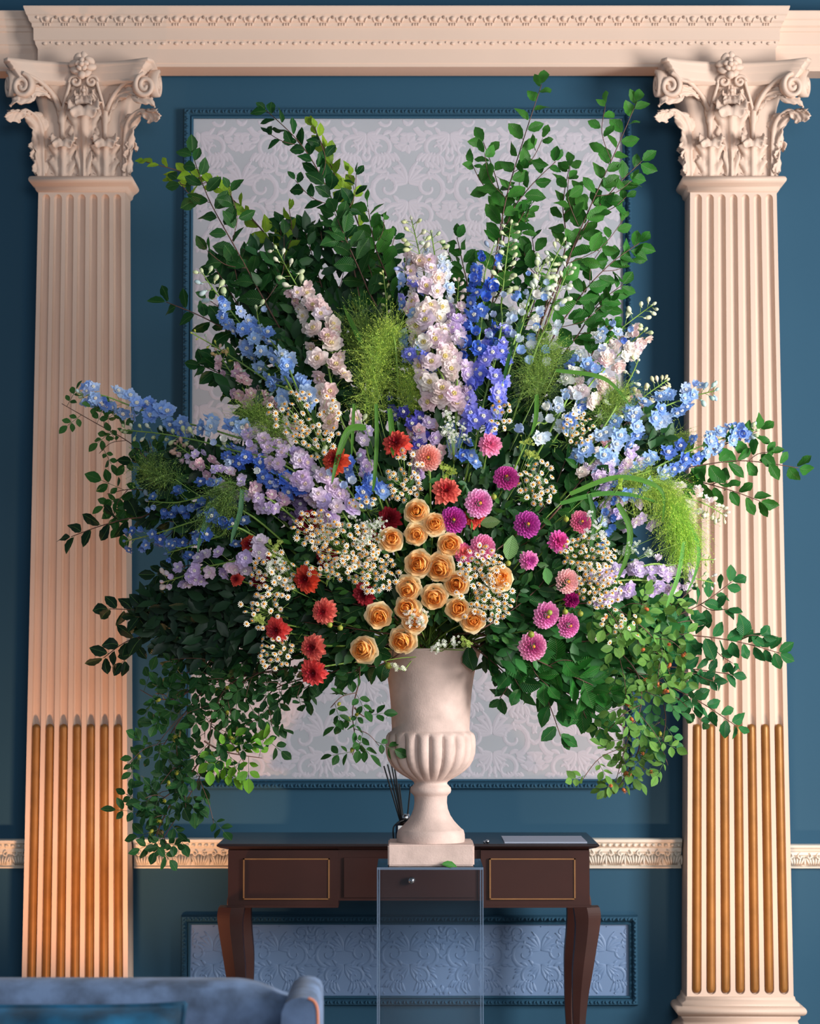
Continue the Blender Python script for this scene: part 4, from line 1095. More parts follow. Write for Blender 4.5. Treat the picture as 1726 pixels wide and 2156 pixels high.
def umbel(label, cx, cy, rx, ry, n, col, dY=-.06, cat='flower', name='lace_flower', foot=None):
    Y = surf(cx, cy)+dY; c = P(cx, cy, Y); fx, fy = foot or (cx+(906-cx)*.12, cy+(1330-cy)*.15+20)
    ft = P(fx, fy, Y+.06); root = thing(name, label, cat, ft, 'white lace flowers' if name == 'lace_flower' else 'green umbels'); o = ft; st = MB(); fl = MB()
    e = mouth(); st.tube([e-o, e.lerp(ft, .5)+Vector((0, .05, .02))-o, Vector((0, 0, 0))], .0015, 5)
    heads = [(R.uniform(-1, 1), R.uniform(-1, 1)) for _ in range(max(5, n//12))]
    for (u, v) in heads:
        hp = P(cx+u*rx*.85, cy+v*ry*.85, Y+R.uniform(-.015, .02)); st.tube([Vector((0, 0, 0)), hp-o], .0007, 4)
        for q in range(12):
            p = hp+Vector((R.gauss(0, S(rx, Y)*.16), R.gauss(0, .004), R.gauss(0, S(rx, Y)*.15))); s = S(2.6, Y)*R.uniform(.8, 1.3); cc = vary(col, .06)
            nm = Vector((R.gauss(0, .4), -1, R.gauss(0, .4)+.3)); M = face_to(p-o, nm, R.uniform(0, 6), s)
            vs = []; fs = []
            for k in range(5):
                a = 2*pi*k/5; b = len(vs)
                for (rr_, aa) in ((.15, a), (.85, a-.45), (1.15, a), (.85, a+.45)): vs.append(M @ Vector((rr_*cos(aa), rr_*sin(aa), .1*rr_)))
                fs.append((b, b+1, b+2, b+3))
            fl.add(vs, fs, None, cc[:3]+(1,))
            st.tube([hp-o, p-o], .0004, 3)
    f = fl.build('tiny_florets', M_UMBA, root); f['kind'] = 'stuff'
    st.build('rays', M_STEM, root, True)
    return root
M_UMBA = plantmat('umbel_floret_white', 0.6, 0.3, attr=True)
M_HAIR = plantmat('grass_plume_hair', 0.5, 0.5, attr=True)
def plume(label, axis, L, n, col, spread=1.0, y=None, droop=.5, seeds=True, fan=pi, stemto=None):
    """panicum grass: a cloud of hair-fine branches with tiny seeds along an axis"""
    pp = pathY(axis, *(y or (None, None))); root = thing('grass_plume', label, 'grass', pp[0], 'fountain grass plumes'); o = pp[0]
    main = smoothpath(pp, 16); hr = MB(); e = mouth()
    st = MB(); st.tube([e-o, e.lerp(pp[0], .5)+Vector((0, .05, .03))-o]+[p-o for p in main], .0012, 4); st.build('grass_stem', M_STEM, root, True)
    for i in range(n):
        p, d = along(main, R.random()**.8); Lm = S(L, p.y)*R.uniform(.35, 1.1)
        dv = d*R.uniform(.1, 1.0)+Vector((R.gauss(0, .75), R.gauss(0, .55)-.1, R.gauss(0, .75)))*spread; dv.normalize()
        q = p+Vector((R.gauss(0, 1), R.gauss(0, .6), R.gauss(0, 1)))*S(L, p.y)*.16*spread; w_ = .00045; c = vary(col, .35)[:3]+(1,); rows = []
        sd = Vector((-dv.z, 0, dv.x)); sd = sd.normalized() if sd.length > .01 else Vector((1, 0, 0))
        for s in range(5):
            rows.append([q-sd*w_*(1-.15*s)-o, q+sd*w_*(1-.15*s)-o])
            q = q+dv*Lm/4; dv = (dv+Vector((0, 0, -droop*.22))).normalized()
        hr.grid(rows, False, c)
        if seeds:
            for k in range(4):
                qq = rows[-1][0].lerp(rows[-4][0], R.random()**1.5)+Vector((R.gauss(0, .002), R.gauss(0, .002), R.gauss(0, .002))); s_ = .0014
                u = Vector((R.gauss(0, 1), R.gauss(0, .4), R.gauss(0, 1))).normalized(); v_ = u.orthogonal().normalized()
                hr.add([qq-u*s_*1.6, qq+v_*s_*.7, qq+u*s_*1.6, qq-v_*s_*.7], [(0, 1, 2, 3)], None, (min(1, c[0]*1.7), min(1, c[1]*1.5), c[2]*1.3, 1))
    f = hr.build('seed_hairs', M_HAIR, root); f['kind'] = 'stuff'
    return root
def blade(label, pts, wpx, col, y=None):
    pp = pathY(pts, *(y or (None, None))); root = thing('ribbon_grass', label, 'grass', pp[0], 'long grass blades'); o = pp[0]
    path = smoothpath(pp, 18); mb = MB(); rows = []; n = len(path)
    for i, p in enumerate(path):
        d = (path[min(i+1, n-1)]-path[max(i-1, 0)]).normalized(); sd = d.cross(TC).normalized(); w_ = S(wpx/2, p.y)*(sin(pi*min(1, .25+.75*(i/(n-1))))**.7 if i < n-1 else .02)
        rows.append([p-sd*w_-o, p-TC*w_*.35-o, p+sd*w_-o])
    mb.grid(rows); b = mb.build('blade', M_LEAF, root, True); b.color = col
    e = mouth(); st = MB(); st.tube([e-o, e.lerp(pp[0], .5)+Vector((0, .05, .03))-o, Vector((0, 0, 0))], .0012, 4); st.build('stalk', M_STEM, root, True)
    return root
def bud(label, px, py, r, col, dY=-.05):
    Y = surf(px, py)+dY; p = P(px, py, Y); nm = outward(px, py); root = thing('dahlia_bud', label, 'bud', p, 'round dahlia buds')
    link('bud_head', RBUD, root, face_to(Vector((0, 0, 0)), nm, R.uniform(0, 6), S(r*2, Y)), col); flower_stem(root, nm, None, .0014)
# ================================================================== placing the flowers
LB = [srgb(160, 194, 244), srgb(178, 208, 248), srgb(140, 178, 238), srgb(200, 220, 250)]
DB = [srgb(70, 112, 216), srgb(88, 130, 226), srgb(108, 146, 230)]
VB = [srgb(138, 146, 238), srgb(156, 158, 242), srgb(122, 136, 232), srgb(176, 174, 244)]
LI = [srgb(242, 224, 246), srgb(234, 214, 244), srgb(248, 232, 246), srgb(226, 208, 242)]
PK = [srgb(253, 232, 228), srgb(250, 222, 222), srgb(254, 240, 234), srgb(252, 234, 236)]
PW = [srgb(255, 244, 238), srgb(254, 236, 232), srgb(252, 238, 242), srgb(248, 228, 236)]
MV = [srgb(244, 208, 212), srgb(226, 190, 208), srgb(240, 208, 214)]
WH = [srgb(236, 242, 248), srgb(226, 236, 246), srgb(208, 222, 246), srgb(246, 246, 238)]
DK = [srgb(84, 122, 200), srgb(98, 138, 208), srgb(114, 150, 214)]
# ---- roses
for (x, y, r, t) in (
    (877, 1076, 25, 'topmost peach rose, just below the daisies and the coral dahlia'), (914, 1103, 24, 'peach rose touching the left side of a magenta ball dahlia'),
    (876, 1125, 23, 'small peach rose directly under the topmost one'), (823, 1136, 25, 'peach rose set apart to the left beside a dark red dahlia'),
    (946, 1147, 25, 'peach rose under the magenta dahlia and left of the pink pair'), (881, 1186, 28, 'peach rose, left one of the touching pair in mid cluster'),
    (925, 1196, 30, 'largest peach rose, right one of the touching pair in mid cluster'), (859, 1238, 25, 'peach rose below the touching pair, at the left edge of the column'),
    (914, 1257, 27, 'upright open peach rose with ragged outer petals in the lower column'), (961, 1229, 26, 'peach rose against the left edge of the big white daisy spray'),
    (1053, 1218, 27, 'peach rose glimpsed behind the big white daisy spray'), (858, 1280, 26, 'peach rose just above the white lace flower cluster'),
    (964, 1282, 24, 'shaded peach rose tucked behind daisies in the lower right of the cluster'), (994, 1306, 25, 'peach rose lowest on the right under the daisy spray'),
    (797, 1297, 27, 'peach rose with spiral heart alone among dark leaves'), (872, 1306, 27, 'peach rose half covered by white lace florets'),
    (847, 1349, 28, 'peach rose hanging over the urn rim'), (765, 1368, 28, 'lowest peach rose, at far left beside the urn rim')):
    rose(t, x, y, r)
# ---- coral and red dahlias
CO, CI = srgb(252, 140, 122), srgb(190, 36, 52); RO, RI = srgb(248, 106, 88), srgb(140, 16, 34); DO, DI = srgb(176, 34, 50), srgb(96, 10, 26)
for (x, y, r, o, i, d, t) in (
    (835, 935, 31, RO, RI, 0, 'coral red dahlia under the green plume, grass blade before it'), (708, 970, 31, srgb(250, 110, 72), RI, 0, 'orange red dahlia crossed by a grass blade, beside pale blue bells'),
    (939, 1035, 32, CO, srgb(170, 26, 40), -.01, 'coral dahlia with dark heart just above the roses'), (820, 1093, 27, DO, DI, .03, 'dark red dahlia in shade above the leftmost rose of the column'),
    (650, 1100, 28, DO, DI, .02, 'dark red dahlia under the end of the lilac spike'), (997, 1090, 24, RO, RI, .06, 'red dahlia peeping out behind two ball dahlias'),
    (525, 1147, 20, srgb(220, 80, 50), RI, .03, 'small orange red dahlia at the left edge above the lilac sprig'), (556, 1168, 17, DO, DI, .05, 'small dark red dahlia behind a greenish lace head'),
    (499, 1220, 16, RO, RI, .02, 'smallest red dahlia, at the root of the low lilac spike'), (646, 1219, 32, srgb(248, 98, 66), RI, -.01, 'orange red dahlia level with the white lace flower on the left'),
    (768, 1250, 27, srgb(226, 66, 80), DI, .02, 'crimson dahlia under the left daisy sprays'), (683, 1287, 29, CO, srgb(176, 30, 48), -.01, 'coral dahlia alone on dark leaves left of the spiral rose'),
    (585, 1325, 29, srgb(250, 104, 96), srgb(150, 18, 44), -.01, 'coral pink dahlia farthest left, above hanging daisies'), (661, 1363, 30, CO, srgb(150, 18, 44), -.01, 'upper of two stacked coral dahlias at the lower left'),
    (661, 1415, 30, srgb(250, 100, 96), srgb(150, 16, 40), -.01, 'lower of two stacked coral dahlias, lowest of all'), (688, 1172, 24, DO, DI, .04, 'dark red dahlia hidden behind the daisies at left centre'),
    (775, 1130, 22, srgb(196, 40, 44), DI, .04, 'red dahlia behind white lace left of the roses'), (545, 1222, 18, DO, DI, .05, 'dusky red dahlia behind the white lace flower on the left')):
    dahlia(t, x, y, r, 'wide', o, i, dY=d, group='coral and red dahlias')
# ---- ball dahlias
PO, PI_ = srgb(250, 190, 220), srgb(236, 130, 174); MO, MI = srgb(230, 108, 192), srgb(192, 44, 144); LO, LN = srgb(248, 200, 230), srgb(226, 100, 180)
for (x, y, r, o, i, st, t) in (
    (1031, 937, 27, srgb(242, 164, 196), PI_, 'wide', 'pink dahlia with loose petals at the top beside a green umbel'), (901, 964, 26, srgb(252, 212, 204), srgb(244, 150, 130), 'ball', 'pale pink dahlia with peach heart beside the small daisies'),
    (1066, 1006, 25, MO, MI, 'ball', 'deep magenta dahlia touching the right daisy spray'), (1008, 1060, 28, LO, LN, 'ball', 'lilac pink dahlia with deep pink heart right of the coral one'),
    (954, 1095, 26, srgb(206, 92, 190), MI, 'ball', 'magenta purple dahlia pressed against peach roses'), (1110, 1104, 26, srgb(212, 104, 192), srgb(182, 44, 150), 'ball', 'purple pink dahlia alone on dark green leaves'),
    (1223, 1099, 22, srgb(244, 160, 182), srgb(206, 66, 150), 'ball', 'pink dahlia beside the hanging grass blade on the right'), (1175, 1140, 25, srgb(230, 110, 184), srgb(214, 70, 150), 'wide', 'bright pink dahlia above the right daisies'),
    (1113, 1180, 22, srgb(238, 154, 200), srgb(196, 70, 160), 'wide', 'pink dahlia with purple heart right of the pale green leaf'), (976, 1164, 23, srgb(226, 112, 180), srgb(232, 120, 110), 'wide', 'magenta pink dahlia with orange heart left of the daisies'),
    (1016, 1152, 25, srgb(238, 166, 202), PI_, 'ball', 'pale pink dahlia behind the big white daisy spray'), (1194, 1224, 24, srgb(250, 212, 212), srgb(244, 186, 186), 'ball', 'palest blush dahlia among the right daisies'),
    (1150, 1296, 27, srgb(242, 176, 214), srgb(222, 108, 184), 'ball', 'pink dahlia with a round bud in front of it'), (1197, 1317, 24, srgb(240, 166, 210), srgb(220, 104, 180), 'ball', 'pink dahlia right of the one with the bud'),
    (1121, 1361, 28, srgb(246, 186, 216), srgb(196, 50, 140), 'ball', 'lowest pink dahlia with magenta heart and yellow eye'), (1204, 1263, 18, srgb(168, 24, 112), srgb(120, 10, 80), 'wide', 'small dark magenta dahlia under the blush one')):
    dahlia(t, x, y, r, st, o, i, n=None if st == 'ball' else 60, group='pink and magenta dahlias')
for (x, y, r, t) in ((1157, 1290, 6, 'green yellow bud in front of a pink dahlia'), (1118, 1336, 7, 'ochre bud just above the lowest pink dahlia'), (1040, 1046, 6, 'green bud right of the lilac pink dahlia'), (1192, 1093, 6, 'green bud left of the pink dahlia near the grass blade'),
                     (1070, 1186, 6, 'green bud between the daisy spray and pale leaf'), (1190, 1288, 6, 'bud above the pair of pink dahlias'), (1222, 1292, 6, 'yellowish bud right of the pink dahlia pair'), (694, 1316, 6, 'yellow green bud under a coral dahlia on dark leaves'),
                     (818, 1402, 7, 'green bud hanging at the left of the urn rim'), (1344, 1307, 7, 'olive bud among pale leaves on the right'), (716, 1322, 6, 'small green bud right of the coral dahlia bud')):
    bud(t, x, y, r, srgb(164, 172, 70) if r < 7 else srgb(150, 160, 60))
# ---- daisies
for a in (
    ('golden lit feverfew spray on the upper left above the lilac spike', 640, 870, 78, 48, 42, 15.5), ('feverfew spray lower part of the golden patch beside the orange dahlia', 668, 925, 55, 38, 22, 15),
    ('feverfew spray running down from the coral dahlia to the top rose', 853, 1000, 42, 58, 30, 15), ('feverfew spray on dark leaves right of the magenta dahlia', 1130, 1018, 40, 50, 32, 15),
    ('feverfew spray over the dark red dahlia under the lilac spike', 665, 1112, 50, 40, 34, 16), ('dense feverfew spray left of the leftmost column rose', 730, 1150, 70, 52, 58, 16),
    ('feverfew spray trailing below the white lace toward the roses', 785, 1205, 55, 42, 38, 16), ('feverfew spray over dark leaves left of the crimson dahlia', 700, 1195, 60, 28, 22, 15),
    ('big bright feverfew spray over the peach roses on the right', 1012, 1192, 48, 46, 55, 16), ('lower bright feverfew spray hanging beside the lowest right rose', 1040, 1262, 42, 50, 42, 16),
    ('feverfew spray right of the magenta pink dahlia', 1240, 1165, 62, 38, 44, 15), ('feverfew spray around the blush dahlia on the right', 1262, 1235, 48, 50, 46, 15),
    ('feverfew spray around the white lace on the left', 575, 1215, 50, 62, 40, 15), ('feverfew spray hanging under the leftmost coral dahlia', 580, 1370, 38, 42, 26, 14),
    ('feverfew spray in shade above the leftmost coral dahlia', 548, 1285, 45, 40, 18, 14), ('golden feverfew spray on the upper right under blue bells', 1218, 900, 34, 34, 26, 13),
    ('small feverfew spray right of the violet blue spike', 1052, 875, 26, 36, 14, 14), ('short row of feverfew under the blue florets in the middle', 762, 1056, 34, 14, 9, 14),
    ('sparse feverfew spray on pale green leaves at lower right', 1300, 1320, 56, 40, 16, 13), ('feverfew daisies over the lowest rose pair', 985, 1270, 36, 34, 9, 15)):
    spray(*a[:6], a[6]*.95)
# ---- lace flowers
for a in (('white lace flower above the roses beside the violet blue spike', 962, 892, 32, 36, 150, srgb(248, 248, 236)), ('white lace flower among daisies left of the roses', 772, 1112, 42, 36, 160, srgb(246, 246, 238)),
          ('white lace flower between red dahlias on the far left', 588, 1208, 28, 34, 150, srgb(246, 246, 236)), ('white lace flower over the lowest peach roses', 884, 1302, 30, 20, 110, srgb(250, 246, 236)),
          ('white lace flower hanging over the urn rim', 934, 1355, 27, 14, 80, srgb(236, 240, 228)), ('tiny white lace flower hanging left on the urn front', 843, 1404, 16, 6, 36, srgb(236, 238, 214)),
          ('white lace flower in shade right of the pink dahlias', 1248, 1105, 26, 30, 80, srgb(240, 240, 238)), ('white lace flower above the lilac spike on the right', 1340, 1160, 38, 22, 90, srgb(226, 236, 220))):
    umbel(*a)
for a in (('yellow green umbel right of the top pink dahlia', 1108, 948, 26, 22, 80, srgb(186, 200, 90)), ('yellow green umbel above the coral dahlia near the roses', 940, 992, 24, 18, 80, srgb(180, 200, 80)),
          ('green umbel among small daisies on the left', 578, 1156, 17, 18, 60, srgb(186, 204, 100)), ('yellow green umbel beside the leftmost coral dahlia', 543, 1308, 18, 12, 50, srgb(196, 210, 110)),
          ('small green umbel at the end of the long grass stem', 1298, 1020, 16, 14, 50, srgb(170, 200, 70)), ('faint green umbel by the hanging rose sprig right of the rim', 985, 1352, 14, 10, 40, srgb(176, 200, 100))):
    umbel(*a, cat='flower', name='green_umbel')
# ---- delphiniums
delph('long light blue delphinium reaching far left over the pilaster', [(640, 985), (480, 915), (330, 875), (215, 832), (172, 836)], 34, 44, LB, 'single', f=(.18, .93), buds=4, rad=22)
delph('green budded delphinium tip lying under the long light blue one', [(640, 1010), (480, 945), (350, 915), (256, 905)], 8, 30, WH, 'bell', f=(.1, .5), buds=16, bsize=14, rad=26, bud=srgb(206, 214, 160))
delph('dense lilac delphinium sloping down toward the dark red dahlia', [(725, 1085), (650, 1010), (575, 955), (505, 920)], 64, 41, LI, 'double', f=(0, .93), buds=4, rad=30, bud=srgb(220, 190, 180), eye=srgb(240, 220, 200))
delph('dusty pink delphinium along the underside of the lilac one', [(600, 1075), (520, 1035), (440, 985), (370, 935)], 40, 29, MV+LI, 'double', f=(0, .9), buds=8, rad=22, bud=srgb(210, 170, 150))
delph('deep blue delphinium squeezed between the lilac and dusty pink ones', [(640, 1040), (560, 990), (470, 945)], 20, 42, DB, 'single', f=(0, .95), buds=2, rad=16)
delph('light blue delphinium rising left of the pale pink one', [(635, 860), (590, 780), (535, 720), (490, 660), (450, 610), (425, 572)], 30, 43, LB, 'single', f=(0, .70), buds=9, bsize=18, rad=28, kinds=['single', 'single', 'double'], bud=WB)
delph('short light blue delphinium shoot beside the pale pink one', [(640, 850), (600, 760), (550, 690), (540, 650)], 11, 38, LB, 'single', f=(.1, .95), buds=2, rad=18)
delph('pale pink delphinium leaning left with white buds at its tip', [(725, 900), (690, 770), (672, 690), (648, 640), (615, 585), (580, 520)], 38, 48, PK, 'double', f=(0, .72), buds=9, bsize=16, rad=28, eye=srgb(236, 214, 150))
delph('thin yellow green budded stem crossing the light blue delphinium', [(650, 870), (560, 800), (470, 740), (402, 700)], 0, 20, LB, f=(0, .2), buds=16, bsize=9, rad=20, bud=srgb(196, 206, 90))
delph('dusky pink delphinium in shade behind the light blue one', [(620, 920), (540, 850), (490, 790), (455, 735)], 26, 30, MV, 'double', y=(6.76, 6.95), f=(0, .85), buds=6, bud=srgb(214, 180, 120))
delph('tall white pink delphinium in the middle with green tip', [(940, 860), (915, 760), (900, 680), (893, 580), (880, 520), (866, 462)], 56, 48, PW, 'double', f=(0, .74), buds=13, bsize=15, rad=34, eye=srgb(226, 206, 130), bud=srgb(214, 220, 160))
delph('pale blue delphinium behind the tall white pink one', [(930, 760), (928, 660), (918, 560), (908, 490)], 16, 36, WH, 'single', y=(6.9, 7.0), f=(.1, .8), buds=7, bsize=14, rad=26)
delph('periwinkle delphinium half hidden left of the white pink one', [(880, 780), (872, 690), (862, 600), (850, 560)], 22, 38, VB+LB, 'single', f=(0, .8), buds=6, bsize=15, bud=srgb(190, 200, 210))
delph('blush lilac delphinium right of the tall white pink one', [(960, 870), (962, 780), (958, 700), (962, 640), (966, 590)], 34, 38, PW+LI, 'double', f=(0, .72), buds=9, bsize=14, rad=20, bud=srgb(220, 200, 180))
delph('deep royal blue delphinium right of the middle', [(1000, 760), (1012, 690), (1018, 620), (1022, 570), (1042, 512)], 32, 40, DB, 'bell', f=(0, .90), buds=4, bsize=14, rad=26, kinds=['bell', 'single'], bud=srgb(206, 216, 190))
delph('violet blue delphinium below the deep royal blue one', [(1005, 915), (1020, 840), (1040, 770), (1056, 690)], 46, 44, VB, 'single', f=(0, .95), buds=3, rad=32)
delph('white green budded delphinium right of the royal blue one', [(1045, 740), (1055, 640), (1064, 560), (1076, 468)], 12, 32, WH, 'bell', f=(0, .4), buds=20, bsize=16, rad=28, bud=srgb(216, 224, 176))
delph('white budded delphinium leaning right beside the leafy branch', [(1080, 750), (1110, 660), (1145, 590), (1188, 505)], 16, 32, WH+LB[3:], 'bell', f=(0, .5), buds=18, bsize=16, rad=28, bud=srgb(216, 224, 180))
delph('blue white bell delphinium between the two budded ones', [(1070, 760), (1095, 690), (1120, 610), (1150, 545)], 20, 34, WH+LB, 'bell', f=(0, .8), buds=8, bsize=15, rad=30)
delph('outermost white budded delphinium against the wallpaper', [(1120, 760), (1150, 690), (1170, 630), (1200, 560)], 10, 32, WH+LB, 'bell', f=(0, .6), buds=12, bsize=16, rad=26, bud=srgb(226, 230, 200))
delph('white blue delphinium sweeping up right past the frame edge', [(1165, 895), (1205, 820), (1250, 750), (1310, 690), (1376, 640)], 34, 38, WH+LB[:2]+DB[2:], 'bell', f=(0, .76), buds=10, bsize=16, rad=28, kinds=['bell', 'single'], bud=srgb(226, 230, 196))
delph('pale pink delphinium sweeping up right beside the white blue one', [(1215, 850), (1270, 780), (1320, 730), (1358, 695)], 32, 36, PW+PK, 'double', f=(0, .95), buds=3, rad=26)
delph('light blue delphinium reaching right to the pilaster edge', [(1235, 985), (1300, 920), (1370, 870), (1440, 840), (1508, 822)], 40, 42, LB, 'single', f=(0, .86), buds=7, bsize=15, rad=28, bud=srgb(196, 224, 214))
delph('long mid blue delphinium lying across the right pilaster', [(1290, 1035), (1370, 990), (1450, 950), (1530, 920), (1592, 905)], 44, 40, LB[:3]+DB[2:], 'single', f=(0, .90), buds=5, bsize=14, rad=24)
delph('cream pink budded delphinium behind the light blue one on the right', [(1240, 960), (1300, 890), (1350, 840), (1405, 800)], 34, 27, PW+MV[:1], 'double', f=(0, .65), buds=18, bsize=15, rad=24, bud=srgb(226, 222, 178), y=(6.74, 6.95))
delph('thin budded delphinium tip standing by the frame edge', [(1270, 900), (1300, 845), (1330, 790), (1345, 755)], 0, 20, WH, f=(0, .1), buds=9, bsize=15, rad=26, bud=srgb(216, 222, 170))
delph('pale pink delphinium inside the right spray under the light blue one', [(1240, 1020), (1290, 985), (1350, 960)], 24, 34, PW+LI, 'double', f=(0, 1), buds=2, rad=26)
delph('lilac delphinium lying low right across the pilaster', [(1250, 1240), (1310, 1222), (1380, 1222), (1440, 1215), (1505, 1228)], 42, 36, LI, 'double', f=(0, .78), buds=8, bsize=13, rad=28, bud=srgb(200, 208, 170))
delph('white lilac delphinium shaded behind the grass blades on the right', [(1230, 1080), (1290, 1060), (1340, 1085), (1400, 1060)], 28, 34, LI+WH, 'double', f=(0, .9), buds=6, bsize=13, rad=34, y=(6.70, 6.74))
delph('pale budded delphinium tip beyond the green plume on the right pilaster', [(1350, 1060), (1420, 1045), (1480, 1060), (1525, 1085)], 12, 28, PW, 'double', f=(.2, .7), buds=12, bsize=15, rad=26, bud=srgb(224, 220, 190), y=(6.72, 6.86))
delph('budded green delphinium tip just above the lilac low right one', [(1330, 1200), (1410, 1190), (1460, 1180), (1505, 1178)], 6, 26, LI, 'bell', f=(.1, .5), buds=10, bsize=10, rad=18, bud=srgb(186, 196, 130))
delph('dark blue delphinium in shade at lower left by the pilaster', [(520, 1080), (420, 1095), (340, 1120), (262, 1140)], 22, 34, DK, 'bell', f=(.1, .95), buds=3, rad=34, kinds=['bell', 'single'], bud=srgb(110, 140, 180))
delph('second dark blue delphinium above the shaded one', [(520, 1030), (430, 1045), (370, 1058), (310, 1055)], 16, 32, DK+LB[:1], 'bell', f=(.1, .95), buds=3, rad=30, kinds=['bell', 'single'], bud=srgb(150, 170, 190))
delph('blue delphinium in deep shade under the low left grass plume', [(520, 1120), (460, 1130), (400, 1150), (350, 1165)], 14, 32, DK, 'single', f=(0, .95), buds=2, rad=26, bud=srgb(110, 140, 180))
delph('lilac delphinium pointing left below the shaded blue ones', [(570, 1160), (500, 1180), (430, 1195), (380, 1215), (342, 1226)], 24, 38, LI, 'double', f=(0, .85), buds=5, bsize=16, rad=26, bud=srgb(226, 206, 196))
delph('short blue delphinium in the middle left of the daisies', [(800, 1055), (770, 1035), (755, 1000), (745, 975)], 15, 42, LB[:3]+DB[2:], 'single', f=(0, .95), buds=2, rad=22)
delph('pale blue bell delphinium beside the orange dahlia', [(740, 1040), (705, 1010), (680, 985), (668, 960)], 10, 34, WH+LB[3:], 'bell', f=(0, .9), buds=3, bsize=15, rad=24)
delph('shaded lilac delphinium under the dense lilac one', [(690, 1130), (630, 1080), (580, 1060), (545, 1040)], 24, 34, [srgb(150, 130, 170), srgb(136, 118, 160)], 'double', f=(0, .95), buds=2, rad=22, y=(6.62, 6.68))  # dimmed lilac, the shade is painted into the floret colours
delph('mauve delphinium shaded behind the pale pink dahlia', [(905, 1010), (898, 960), (890, 910), (880, 880)], 16, 40, LI+MV, 'double', f=(.1, .95), buds=2, rad=26, y=(6.60, 6.66))
delph('lilac delphinium florets hanging left of the coral dahlia', [(790, 1000), (775, 960), (768, 920), (760, 890)], 9, 36, LI, 'double', f=(0, .95), buds=2, rad=16)
delph('purple blue delphinium deep under the big green plume', [(880, 960), (868, 910), (850, 870), (840, 840)], 12, 38, [srgb(84, 84, 186), srgb(100, 96, 196)], 'single', f=(0, .95), buds=2, rad=26, y=(6.62, 6.70))
delph('blue delphinium florets behind the white lace flower', [(985, 985), (975, 950), (962, 920), (955, 895)], 10, 36, DB+LB, 'single', f=(0, .95), buds=2, rad=20, y=(6.60, 6.63))
delph('pale blue bell delphinium above the upper right daisies', [(1110, 925), (1150, 890), (1185, 860), (1215, 835)], 14, 36, LB[3:]+WH, 'bell', f=(0, .95), buds=3, rad=28, kinds=['bell', 'single'])
delph('dark blue bell delphinium behind the right ball dahlias', [(1240, 1130), (1262, 1105), (1270, 1080), (1275, 1050)], 12, 30, DK, 'bell', f=(0, .95), buds=2, rad=24, y=(6.61, 6.65))
delph('pink lilac florets of a delphinium at the upper right inside', [(1190, 960), (1230, 935), (1270, 915), (1300, 900)], 18, 30, PW+LI, 'double', f=(0, .95), buds=4, rad=24, y=(6.85, 6.92))
delph('budded thin delphinium left of the middle spikes', [(835, 760), (818, 690), (812, 620), (806, 572)], 0, 20, PW, f=(0, .1), buds=15, bsize=11, rad=14, bud=srgb(212, 214, 140))
# ---- leafy branches
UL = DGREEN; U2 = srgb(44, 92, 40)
branch('tall leafy branch leaning left with large dark leaves past the frame', [(640, 790), (560, 640), (500, 530), (440, 420), (405, 325)], 50, 20, U2, (7.05, 7.1), twigs=4)
branch('sunlit yellow green branch tip pointing left over the wall', [(650, 700), (590, 540), (500, 430), (420, 375), (305, 340)], 40, 24, LGREEN, (7.14, 7.2), twigs=2, grow=.6, ang=28)  # sunlight put into the leaf colour
branch('upper left leafy branch with its tip over the frame top', [(760, 640), (720, 480), (680, 380), (630, 300), (560, 232)], 42, 22, UL, (7.05, 7.12), twigs=4, ang=45)
branch('sunlit slender branch tip in front of the upper wallpaper', [(800, 640), (750, 460), (710, 380), (685, 320), (658, 262)], 38, 20, LGREEN, (7.15, 7.2), twigs=1, ang=25)  # same yellow green, sunlight painted on the leaves
branch('leafy branch standing in front of the dark upper left mass', [(830, 760), (770, 600), (735, 520), (705, 450)], 54, 13, U2, (7.0, 7.02), twigs=2)
branch('bright leafy branch left of the tall white pink delphinium', [(860, 760), (820, 600), (790, 520), (775, 440)], 50, 15, BGREEN, (7.06, 7.1), twigs=3, ang=40)
branch('leafy branch filling the upper left above the pale pink delphinium', [(700, 830), (650, 680), (600, 560), (590, 470)], 46, 20, UL, (7.1, 7.15), twigs=5)
branch('dark leafy branch behind the light blue delphinium', [(640, 860), (560, 740), (500, 640), (450, 560)], 46, 18, UL, (7.08, 7.12), twigs=5)
branch('dark leafy branch between the two upper left leaders', [(740, 820), (700, 680), (670, 580), (640, 480)], 44, 20, UL, (7.12, 7.16), twigs=5)
branch('dark leafy branch low behind the pale pink delphinium', [(740, 900), (640, 760), (560, 700), (470, 660)], 44, 18, UL, (7.1, 7.14), twigs=4)
branch('dark leafy branch close behind the middle delphiniums', [(860, 820), (830, 700), (810, 600), (830, 500)], 46, 16, UL, (7.1, 7.14), twigs=4)
branch('dark sprig with drooping leaves over the left frame moulding', [(560, 740), (470, 690), (410, 660), (350, 636)], 44, 8, UL, (7.02, 7.05), grow=.75)
branch('dark leafy branch along the wallpaper edge above the left delphinium', [(620, 880), (540, 830), (470, 790), (425, 770)], 46, 12, UL, (7.04, 7.08), twigs=3)
branch('tallest leafy branch at upper right reaching above the frame', [(1000, 760), (1040, 560), (1065, 420), (1100, 300), (1140, 178)], 46, 22, BGREEN, (7.0, 7.05), twigs=3)
branch('branch with rounded leaves left of the tallest upper right one', [(1010, 700), (1055, 500), (1050, 400), (1018, 300)], 46, 13, BGREEN, (7.06, 7.1), twigs=2)
branch('short branch spreading right of the tallest one', [(1040, 620), (1068, 470), (1110, 400), (1170, 340)], 46, 11, GREEN, (7.02, 7.06), twigs=2)
branch('right leafy branch slanting up to the frame corner', [(1120, 740), (1190, 560), (1245, 430), (1295, 320), (1340, 215)], 46, 22, BGREEN, (7.0, 7.06), twigs=4)
